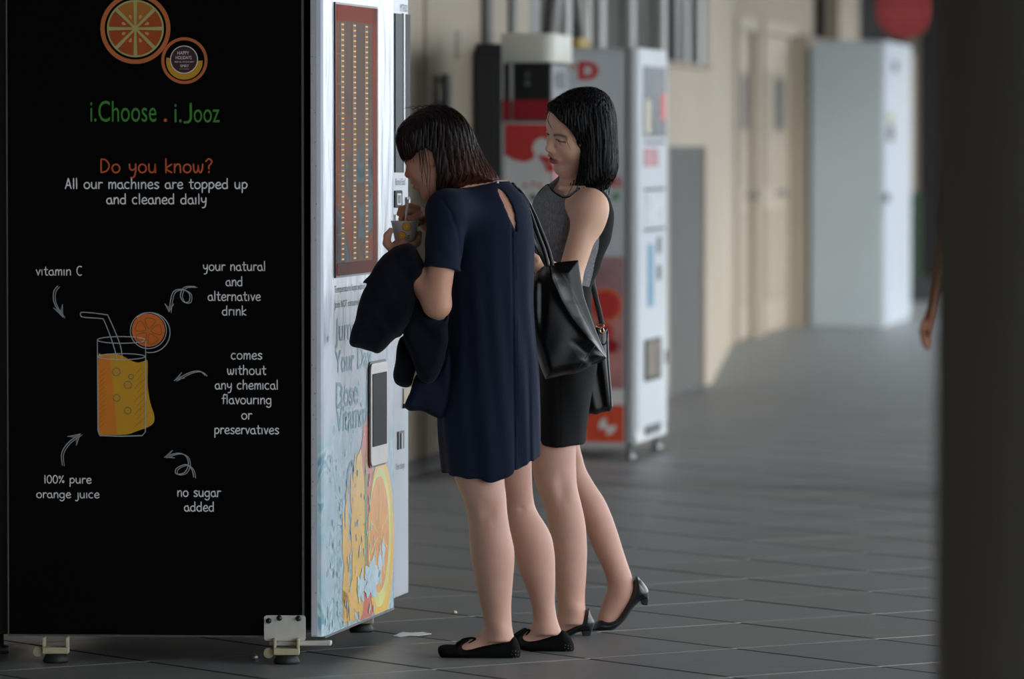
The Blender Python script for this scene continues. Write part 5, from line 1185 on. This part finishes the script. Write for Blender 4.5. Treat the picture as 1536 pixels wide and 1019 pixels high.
f.u(pillow(tl, 15.335, .03, .02, 3), .01); f.disp(lambda p: .003 * wob(p, (50, 20, 10), 7)); V, Q = surf(f, (-.34, 15.25, .60), (-.12, 15.42, .90), .0036); np_mesh('tail_panel', V, Q, mat('navy_jacket_lining', (16, 22, 42), rough=.8, spec=.2, bump=.2, bscale=380), jk)

# =================================================================== woman in grey and black
YB = 16.06; Y2N, Y2R = 15.97, 16.17
w2 = thing('person', 'woman with long black hair in grey and black sleeveless top and short black skirt', 'person', (P(860, 955, 16.05)[0], 16.05, 0))
h2 = Head(P(869, 195.5, 16.04), math.radians(62), math.radians(13.5), math.radians(19), 1.06); h2.open = .0040
fb = F()
l2N = [(610, 806, 862, .06, 16.03), (640, 801, 864, .062, 16.02), (665, 798, 864, .064, 16.01), (696, 797, 864, .064, 15.99), (728, 803, 865), (756, 815, 872), (773, 820, 876), (791, 823, 879), (827, 828, 881), (862, 832, 879.5), (897, 836, 877), (912, 837, 878), (925, 838, 880), (936, 838, 882)]
l2R = [(610, 826, 864, .05, 16.10), (640, 826, 866, .05, 16.12), (668, 834, 869, .05, 16.14), (703, 840, 878), (724, 845, 890), (749, 858, 907), (774, 869, 918), (802, 881, 927.5), (830, 893, 936), (855, 905, 944.5), (866, 909, 949), (878, 912, 950), (892, 912, 944, .022), (906, 910, 935, .020)]
fb.u(stack(l2N, Y2N, None), .01); fb.u(stack(l2R, Y2R, None), .012)
fb.u(cone(P(864, 932, Y2N), P(820, 948, Y2N), .026, .018), .02); fb.u(cone(P(855, 925, Y2N), P(828, 942, Y2N), .026, .015), .02)
fb.u(cone(P(932, 885, Y2R), P(906, 932, Y2R), .030, .018), .02); fb.u(cone(P(946, 886, Y2R), P(915, 935, Y2R), .020, .016), .015); fb.u(cone(P(929, 893, Y2R), P(911, 922, Y2R), .030, .020), .02)
t2 = [(268, 842, 880, .05), (282, 834, 892, .056), (295, 822, 900, .064), (330, 810, 905, .08), (365, 811, 896, .085), (400, 812, 884, .08), (430, 814, 876, .075), (470, 818, 878, .08), (520, 818, 882, .085), (570, 818, 880, .085), (620, 820, 874, .08), (645, 822, 866, .07)]
fb.u(stack(t2, YB, None), .03)
sh2 = P(886, 311, 15.94); fb.u(cone(sh2, P(853, 420, 15.88), .042, .036), .035); fb.u(cone(P(866, 305, 15.99), sh2, .045, .042), .04)
fb.u(ell(sh2 + np.array([-.004, .0, -.025]), (.046, .046, .07)), .03)
fb.u(cone(P(853, 420, 15.88), P(812, 398, 15.80), .035, .025), .02); fb.u(cone(P(812, 398, 15.80), P(800, 393, 15.78), .024, .022), .012)
for k_, (dx_, dy_) in enumerate(((-6, -6), (-7, -2), (-7, 2), (-6, 5))): chain(fb, [(800 + dx_ * .3, 392 + dy_, 15.775 + .004 * k_), (792, 392 + dy_ * 1.2, 15.77), (786, 396 + dy_, 15.775)], [.010, .009, .0075], .004)
chain(fb, [(804, 388, 15.765), (797, 382, 15.755), (791, 381, 15.755)], [.0115, .0098, .008], .004)
shR2 = P(819, 308, 16.16); fb.u(cone(shR2, P(806, 410, 16.2), .033, .031), .03); fb.u(cone(P(806, 410, 16.2), P(792, 392, 16.0), .032, .023), .02); fb.u(cone(P(845, 298, 16.1), shR2, .038, .032), .03)
fb.u(sph(P(790, 392, 15.99), .026), .012)
for k_ in range(4): chain(fb, [(790, 390 + k_ * 5, 15.985), (782, 390 + k_ * 5, 15.97), (778, 393 + k_ * 5, 15.975)], [.0095, .0088, .0075], .004)
chain(fb, [(792, 384, 15.98), (785, 379, 15.96), (780, 380, 15.95)], [.0105, .0092, .0078], .004)
fb.u(cone(P(864, 290, 16.07), h2.w(-.034, 0, -.055), .048, .046), .022); fb.u(h2.field(), .012)
fb.u(sph(P(861, 914, Y2N - .026), .013), .02)
fb.sub(ell(P(846, 732, Y2N - .082), (.014, .026, .045)), .03)
# collar bones
fb.u(cone(P(840, 282, 15.985), P(874, 282, 15.955), .006, .005), .02)
V, Q = surf(fb, (-.02, 15.70, .0), (.42, 16.36, 1.64), .0042, fz=((1.28, 1.62, .0024),), fx=((.08, .26, .0026),), fy=((15.90, 16.08, .003),))
colr = h2.paint(V, SK, srgb(184, 98, 94)[:3], .26)
q = h2.loc(V); mo = np.exp(-((q[:, 1] / .0125) ** 4 + ((q[:, 2] + .0640) / .0034) ** 4)) * (q[:, 0] > .07) * (np.linalg.norm(q, axis=1) < .15); te = mo * (q[:, 2] > -.0642) * (q[:, 2] < -.0612)
colr = colr * (1 - mo[:, None]) + np.array([.05, .012, .012]) * mo[:, None]; colr = colr * (1 - te[:, None]) + np.array([.62, .56, .52]) * te[:, None]
legm = smoothstep(.75, .6, V[:, 2])[:, None]; colr = colr * (1 - legm) + np.array(SKL) * legm
body2 = np_mesh('body', V, Q, M['skin'], w2, colr)
# top: one garment, grey front and black back panels
ft_ = F()
top2 = [(262, 838, 874, .045), (272, 826, 888, .058), (282, 812, 902, .07), (293, 804, 912, .082), (305, 798, 918, .092), (320, 799, 921, .10), (340, 797, 921, .106), (365, 797, 914, .108), (385, 799, 906, .105), (400, 800, 900, .103), (420, 802, 891, .098), (440, 803, 886, .095)]
ft_.u(stack(top2, YB, None), .02); ft_.u(cone(P(872, 297, 15.99), P(884, 305, 15.955), .050, .046), .03)
ft_.disp(lambda p: .0016 * np.sin((p[:, 2] * 1.0 - p[:, 0] * .7) * 90) * smoothstep(1.34, 1.15, p[:, 2]))
nk = [(820, 268), (826, 280), (834, 289), (845, 294), (856, 291), (864, 284), (868, 274), (868, 255), (820, 250)]
ft_.sub(cutter(nk, 15.6, 16.08), .006)
arm_hole = [(863, 300), (857, 318), (850, 338), (843, 365), (838, 395), (846, 440), (870, 432), (886, 395), (899, 362), (911, 330), (908, 312), (900, 300), (888, 293), (874, 293)]
ft_.sub(cutter(arm_hole, 15.6, 15.958), .006)
arm_r = [(795, 312), (800, 296), (808, 285), (812, 292), (806, 305)]
V, Q = surf(ft_, (.0, 15.85, .98), (.36, 16.30, 1.46), .0034)
cen = V[Q].mean(1); fdir = np.array([-.72, -.69]); spl_ = (cen[:, :2] - np.array([P(862, 330, YB)[0], YB])) @ fdir
bk_ = (spl_ < .0) | ((cen[:, 2] > P(0, 284, YB)[2]) & (cen[:, 0] > P(868, 0, YB)[0])) | (cen[:, 2] > P(0, 302, YB)[2] + (cen[:, 0] - P(797, 0, YB)[0]) * 1.12)
top_o = np_mesh('top', V, Q[~bk_], M['tweed'], w2); bp_ = np_mesh('back_panel', V, Q[bk_], M['blackcloth'], top_o)
for o in (top_o, bp_):                              # drop the vertices a panel does not use
    bm = bmesh.new(); bm.from_mesh(o.data); bmesh.ops.delete(bm, geom=[v for v in bm.verts if not v.link_faces], context='VERTS'); bm.to_mesh(o.data); bm.free()
d = MB(); d.tube(catmull([on_surface(ft_, a_, b_, 15.7, 16.3) for a_, b_ in ((822, 277), (828, 285.5), (836, 292), (846, 296.5), (857, 294), (866, 286))], 4), .0022, 6); d.build('neck_binding', M['blackcloth'], top_o)
# skirt
fs = F(); sk2 = [(418, 803, 888, .105), (440, 805, 886, .11), (470, 807, 887, .12), (510, 808, 894, .13), (550, 808, 896, .135), (590, 801, 889, .138), (630, 797, 881, .138), (690, 794, 874, .135)]
zs0 = P(0, 665, YB)[2]; fs.u(stack(sk2, YB + .005, None, hem=lambda p: zs0 - p[:, 2] + .04 * (p[:, 1] - YB)), .01)
fs.disp(lambda p: .0018 * np.sin(p[:, 0] * 70 + p[:, 2] * 14) + .0025 * np.exp(-((p[:, 0] - P(838, 600, YB)[0]) / .002) ** 2) * (p[:, 1] < YB))
V, Q = surf(fs, (.02, 15.85, .52), (.32, 16.28, 1.14), .004); np_mesh('skirt', V, Q, M['blackcloth'], w2)
# hair
hp2 = [(878, 131), (894, 133), (910, 143), (920, 161), (924, 188), (926, 215), (927, 240), (926, 255), (921, 268), (913, 279), (902, 286), (886, 291), (870, 293), (858, 291), (852, 283), (858, 268), (864, 250), (866, 225), (863, 205), (852, 190), (838, 178), (829, 168), (822, 164), (821, 157), (830, 150), (844, 141), (860, 134)]
fh2 = F(); fh2.u(pillow(hp2, lambda p: 16.05 + 0 * p[:, 0], .105, .055, 3), .01)
cap2 = F(); cap2.u(ell((-.010, 0, .030), (.104, .086, .097)), .02); cap2.u(ell((.040, 0, .040), (.064, .070, .066)), .02)
fh2.u(lambda p: cap2(h2.loc(p)) * h2.sc, .012); fh2.inter(cutter(hp2, 15.6, 16.5), .004)
face2 = [(812, 168), (820, 169), (827, 174), (839, 183), (850, 191), (861, 204), (867, 220), (869, 240), (866, 262), (858, 282), (848, 295), (815, 290), (808, 220)]
cut2 = cutter(face2, 15.5, 16.04); fh2.sub(cut2, .008)
fh2.disp(lambda p: .0007 * np.sin(p[:, 0] * 300 + p[:, 1] * 260 + 8 * np.sin(p[:, 2] * 12)) + .0010 * np.sin(p[:, 0] * 640 - p[:, 1] * 420))
V, Q = surf(fh2, (.06, 15.90, 1.27), (.36, 16.22, 1.65), .0034)
hc2 = lambda p: np.tile(np.array(srgb(17, 16, 18)[:3]), (len(p), 1))
hr2 = np_mesh('hair', V, Q, M['hair2'], w2, hc2(V))
rg = np.random.RandomState(8); part2 = P(838, 146, 16.0)
st = np.array([P(rg.uniform(824, 926), rg.uniform(132, 270), 15.92 + rg.uniform(0, .3)) for _ in range(4400)], 'f')
for _ in range(8): st = st - grad(fh2, st) * (fh2(st) - .0015)[:, None] * .8
st = st[np.abs(fh2(st)) < .006]
def down2(p):
    t = smoothstep(1.60, 1.50, p[:, 2])[:, None]; out = p - part2.astype('f'); out /= np.linalg.norm(out, axis=1, keepdims=True) + 1e-6
    return (out * (1 - t * .8) + np.array([[.10, 0, -1.0]], 'f') * t).astype('f')
def cf2(rg, q): return hc2(q) * rg.uniform(.6, 1.8) * (2.2 if rg.rand() < .05 else 1)
strands('hair_strands', fh2, st, hr2, M['hair2'], 30, .007, down2, None, .0012, cf2, w=.0006, stop=lambda p: (np.abs(fh2(p)) > .008) | (p[:, 2] < 1.288) | (cut2(p) < .003), jit=.08, seed=9)
d = MB(); rg = random.Random(5)
for (x0, y0, x1, y1, x2, y2, yy) in ((823, 160, 820, 176, 827, 193, 15.94), (826, 166, 822, 180, 829, 195, 15.94), (846, 183, 848, 205, 856, 225, 15.955), (848, 187, 846, 198, 852, 210, 15.955), (918, 215, 924, 232, 922, 250, 16.0), (921, 235, 926, 245, 925, 256, 16.0), (916, 250, 924, 262, 920, 270, 16.0), (862, 270, 856, 284, 850, 296, 15.96), (868, 275, 862, 290, 854, 302, 15.95), (876, 280, 870, 292, 864, 300, 15.94), (905, 275, 912, 284, 914, 292, 15.97)):
    q = catmull([P(x0, y0, yy), P(x1, y1, yy), P(x2, y2, yy)], 5); d.tube(q, list(np.linspace(.0011, .0004, len(q))), 5)
for k in range(26):
    x0 = 856 + k * 2.4; yb = 284 + rg.uniform(-4, 3); q = catmull([P(x0, yb - 10, 15.975), P(x0 - 1, yb, 15.97), P(x0 - 3 + rg.uniform(-2, 2), yb + rg.uniform(4, 13), 15.97)], 3); d.tube(q, list(np.linspace(.0017, .0004, len(q))), 4)
lm = d.build('loose_strands', M['hair2'], hr2, kind='stuff'); at = lm.data.color_attributes.new('skin_tone', 'FLOAT_COLOR', 'POINT'); at.data.foreach_set('color', list((.006, .0055, .006, 1)) * len(lm.data.vertices))
# pumps
p1, fp1 = shoe('pump', [(882.5, 912), (888, 922), (892, 932), (891, 939), (887, 946), (880, 947), (866, 949), (855, 954), (830, 956), (800, 957), (788, 953), (792, 946), (812, 944), (832, 948), (846, 946), (862, 936), (873, 924)], Y2N, .036, M['pump'], w2)
d = MB(); q = [P(a_, b_, Y2N - .012) for a_, b_ in ((870, 944), (889, 941), (887, 949), (885, 958.5), (876, 958.5), (874, 953))]; d.prism(q, (0, .024, 0)); d.build('heel', M['pump'], p1, bevel=.003)
p2, fp2 = shoe('pump', [(953, 865), (960, 869), (968, 878), (973, 888), (970, 898), (962, 901), (954, 908), (948, 915), (937, 931), (922, 944), (906, 948.5), (890, 947.5), (887, 944), (893, 934), (902, 928.5), (914, 931), (926, 927), (936, 912), (945, 890)], Y2R, .034, M['pump'], w2)
d = MB(); q = [P(a_, b_, Y2R - .012) for a_, b_ in ((962, 896), (972, 888), (973, 900), (971.5, 909), (963, 908), (961, 903))]; d.prism(q, (0, .024, 0)); d.build('heel', M['pump'], p2, bevel=.003)

# ------------------------------------------------------------------ black leather tote on the navy dressed woman's far shoulder
YT = 15.66
tt = thing('tote_bag', 'large black leather tote hanging from the shoulder of the navy dressed woman', 'bag', P(850, 568, YT))
tp = [(796, 420), (804, 409), (814, 400), (824, 396.5), (838, 393), (868, 390), (870, 405), (873, 425), (877, 447), (885, 470), (895, 498), (904, 520), (911, 537), (900, 544), (884, 551), (862, 560), (848, 562), (832, 566), (819, 568.5), (812, 552), (804, 528), (797, 500), (794, 470), (794, 440)]
zB = [(396, 823), (420, 829), (450, 843), (475, 858), (497, 875), (518, 893), (540, 912), (570, 925)]       # ridge of the front panel
zA = [(390, 829), (405, 838), (430, 857), (455, 874), (480, 888), (505, 900), (530, 913), (570, 930)]       # where the gusset folds back
def curve_x(tab):
    zz = np.array([P(0, a, YT)[2] for a, b in tab])[::-1]; xx = np.array([P(b, a, YT)[0] for a, b in tab])[::-1]; return lambda z: np.interp(z, zz, xx)
cB, cA = curve_x(zB), curve_x(zA)
def tote_d(p):
    fr = smoothstep(.01, -.01, p[:, 1] - YT); xb, xa = cB(p[:, 2]), cA(p[:, 2]); t = (p[:, 0] - xb) / (xa - xb + .004)
    o = .030 * smoothstep(0, 1, t) - .004 * np.exp(-((t - .02) / .25) ** 2) + .006 * np.exp(-((p[:, 0] - P(812, 0, YT)[0]) / .012) ** 2) * smoothstep(P(0, 530, YT)[2], P(0, 460, YT)[2], p[:, 2])
    low = smoothstep(P(0, 505, YT)[2], P(0, 530, YT)[2], p[:, 2]); ti = smoothstep(-.012, .012, (p[:, 0] - P(878, 0, YT)[0]) * .8 + (p[:, 2] - P(0, 538, YT)[2]) * -.6 * -1)
    return (o * (1 - low * .6) + .008 * low * ti + .002 * wob(p, (25, 10, 18), 12)) * fr
f = F(); f.u(pillow(tp, YT, .062, .034, 3, False), .01); f.disp(tote_d)
cut_top = [(800, 380), (880, 380), (862, 396), (826, 401), (806, 414)]
V, Q = surf(f, (.03, 15.55, .74), (.30, 15.78, 1.16), .0032); tb = np_mesh('bag_body', V, Q, M['leather'], tt); ftote = f
def seam(pts, r, m, nm, par):
    d = MB(); d.tube([on_surface(ftote, a_, b_, 15.5, 15.8) + np.array([0, -.0005, 0]) for a_, b_ in pts], r, 5); return d.build(nm, m, par)
ip = lambda a, b, n: [(a[0] + (b[0] - a[0]) * k / n, a[1] + (b[1] - a[1]) * k / n) for k in range(n + 1)]
M['piping'] = mat('leather_edge_piping', (50, 52, 56), rough=.3, spec=.6)
seam(ip((893, 518), (863, 559), 6), .0012, M['piping'], 'corner_seam', tt); seam(ip((893, 519), (909, 537), 4), .0012, M['piping'], 'corner_seam', tt); seam(ip((820, 566), (862, 559), 6) + ip((863, 559), (908, 539), 6)[1:], .0012, M['piping'], 'base_seam', tt)
seam(ip((826, 402), (838, 432), 6), .0012, M['piping'], 'handle_stitching', tt)
for k_, (off, yo) in enumerate(((0, 0.0), (7, .05))):
    q = [P(822 + off, 400, 15.60 + yo), P(816 + off, 376, 15.60 + yo), P(806 + off, 350, 15.59 + yo), P(797 + off * .8, 325, 15.57 + yo), P(788 + off * .5, 303, 15.54 + yo * .6), P(778 + off * .3, 287, 15.51), P(767, 276.5 + k_, 15.49 + .02 * k_)]
    q += [P(770, 300, 15.66), P(800, 360, 15.74), P(820, 400, 15.73)]
    d = MB(); d.tube(catmull(q, 6), .0062, 8, flat=.45); d.build('strap', M['leather'], tt)
# ------------------------------------------------------------------ small crossbody bag behind the second woman
YC = 16.24
cb = thing('shoulder_bag', 'smaller black shoulder bag hanging behind the skirt of the second woman', 'bag', P(900, 620, YC))
f = F(); f.u(pillow([(872, 492), (890, 493), (911, 492), (912, 510), (914, 545), (917, 590), (919, 610), (914, 617), (900, 620), (882, 622), (868, 620), (866, 560)], YC, .035, .02, 3, False), .01)
f.disp(lambda p: .003 * np.sin(p[:, 0] * 130 + p[:, 2] * 25) * (p[:, 1] < YC)); V, Q = surf(f, (.18, 16.18, .62), (.32, 16.30, .94), .0035); np_mesh('bag_body', V, Q, M['leather_m'], cb)
d = MB(); d.tube(catmull([P(911, 498, 16.205), P(912, 540, 16.20), P(916, 590, 16.20), (P(917, 612, 16.20))], 5), .0035, 6); d.build('zip_edge', M['piping'], cb)
d = MB(); d.tube(catmull([P(897, 494, 16.21), P(899, 508, 16.20), P(905, 517, 16.20), P(910, 512, 16.2), P(911, 496, 16.205)], 5), .002, 6); d.build('tab_loop', M['leather_m'], cb)
d = MB(); q = [P(903, 488, 16.20), P(899, 468, 16.19), P(894, 448, 16.18), P(889, 425, 16.17), P(886, 400, 16.19), P(884, 360, 16.20), P(872, 300, 16.19), P(862, 280, 16.15), P(846, 286, 16.0)]
d.tube(catmull(q[:5], 6), .0082, 8, flat=.3); d.build('strap', mat('grey_black_strap', (46, 46, 44), rough=.4, spec=.4), cb)
d = MB(); d.tube([P(900 + 6 * math.cos(a), 489 + 2.6 * math.sin(a), 16.195) for a in np.linspace(0, 2 * math.pi, 14)] , .0016, 6); d.tube(catmull([P(902, 491, 16.195), P(900, 496, 16.195), P(903, 500, 16.195), P(906, 497, 16.195), P(904, 492, 16.195)], 4), .0018, 6); d.build('metal_clip', mat('pale_gold_metal', (230, 196, 160), rough=.25, metal=.9), cb)

# =================================================================== passer-by mostly hidden by the column
YC3 = 22.5; mp3 = YC3 / FPX
w3 = thing('person', 'person mostly hidden by the column, only a hanging arm and dark sleeve showing', 'person', G(1500, 734))
f = F(); cx3 = P(1497, 400, YC3)[0]
def q3(x, z, y=0): return np.array([cx3 + x, YC3 + y, z])
f.u(ell(q3(0, 1.25), (.17, .11, .28)), .05); f.u(ell(q3(0, .92), (.16, .11, .16)), .05)
for s_ in (-1, 1):
    f.u(cone(q3(s_ * .09, .88), q3(s_ * .09, .48, .02), .085, .055), .03); f.u(cone(q3(s_ * .09, .48, .02), q3(s_ * .09, .09, .06), .055, .036), .03); f.u(cone(q3(s_ * .09, .05, .06), q3(s_ * .10, .03, -.12), .04, .03), .02)
f.u(cone(q3(-.13, 1.40), q3(.13, 1.40), .055, .055), .05); f.u(cone(q3(0, 1.42), q3(0, 1.52), .055, .05), .03)
h3 = Head(q3(0, 1.63, -.01), 0, 0, 0, 1.0); f.u(h3.field(), .02)
a1, a2, a3 = P(1436, 262, YC3), P(1424, 352, YC3), P(1398, 470, YC3 - .03)
f.u(cone(q3(-.14, 1.38), a1, .055, .048), .04); f.u(cone(a1, a2, .048, .040), .02); f.u(cone(a2, a3, .036, .022), .02)
f.u(cone(a3, P(1390, 493, YC3 - .03), .024, .030), .015)
for k_, (dx_, l_) in enumerate(((-5, 24), (-1, 29), (3, 28), (6, 23))): 
    b0 = P(1390 + dx_ * .8, 494, YC3 - .03 + .006 * k_); b1 = P(1389 + dx_, 494 + l_ * .55, YC3 - .04 + .008 * k_); b2 = P(1391 + dx_, 494 + l_, YC3 - .05 + .008 * k_); f.u(cone(b0, b1, .0115, .010), .004); f.u(cone(b1, b2, .010, .008), .004)
f.u(cone(P(1385, 484, YC3 - .05), P(1382, 498, YC3 - .07), .012, .010), .006); f.u(cone(P(1382, 498, YC3 - .07), P(1384, 508, YC3 - .075), .010, .008), .006)
f.u(cone(q3(.14, 1.38), q3(.22, 1.08), .055, .042), .04); f.u(cone(q3(.22, 1.08), q3(.21, .84, -.05), .038, .024), .02); f.u(cone(q3(.21, .84, -.05), q3(.20, .72, -.06), .028, .018), .02)
V, Q = surf(f, (cx3 - .45, YC3 - .3, -.01), (cx3 + .36, YC3 + .3, 1.84), .008, fx=((P(1375, 0, YC3)[0], P(1402, 0, YC3)[0], .004),))
np_mesh('body', V, Q, M['skin'], w3, h3.paint(V, srgb(112, 70, 50)[:3], srgb(110, 60, 52)[:3]))
f = F(); f.u(ell(q3(0, 1.22), (.195, .135, .30)), .05); f.u(cone(q3(-.13, 1.40), q3(.13, 1.40), .07, .07), .05); f.u(cone(q3(-.15, 1.38), P(1426, 335, YC3), .066, .052), .03); f.u(cone(q3(.15, 1.38), q3(.20, 1.15), .066, .055), .03)
f.sub(cone(q3(0, 1.50), q3(0, 1.60), .06, .07), .01); V, Q = surf(f, (cx3 - .45, YC3 - .3, .85), (cx3 + .36, YC3 + .3, 1.56), .008); np_mesh('shirt', V, Q, mat('dark_grey_shirt', (40, 40, 42), rough=.85), w3)
f = F()
for s_ in (-1, 1): f.u(cone(q3(s_ * .09, .92), q3(s_ * .09, .48, .02), .105, .075), .02); f.u(cone(q3(s_ * .09, .48, .02), q3(s_ * .09, .12, .055), .075, .062), .03)
V, Q = surf(f, (cx3 - .3, YC3 - .3, .04), (cx3 + .3, YC3 + .3, 1.04), .008); np_mesh('trousers', V, Q, mat('black_trousers', (22, 22, 24), rough=.85), w3)
f = F(); f.u(ell((-.02, 0, .036), (.106, .085, .09)), .02); f.sub(ell((.10, 0, -.03), (.06, .07, .075)), .01); H_ = f; V, Q = surf(lambda p: H_(h3.loc(p)), tuple(h3.c - .16), tuple(h3.c + .16), .008)
np_mesh('hair', V, Q, M['hair2'], w3, hc2(V))
for s_ in (-1, 1):
    f = F(); f.u(cone(q3(s_ * .09, .045, .08), q3(s_ * .10, .04, -.14), .045, .042), .02); f.inter(lambda p: .001 - p[:, 2], .002); V, Q = surf(f, (cx3 - .25, YC3 - .3, -.01), (cx3 + .25, YC3 + .3, .14), .008); np_mesh('shoe', V, Q, M['leather_m'], w3)
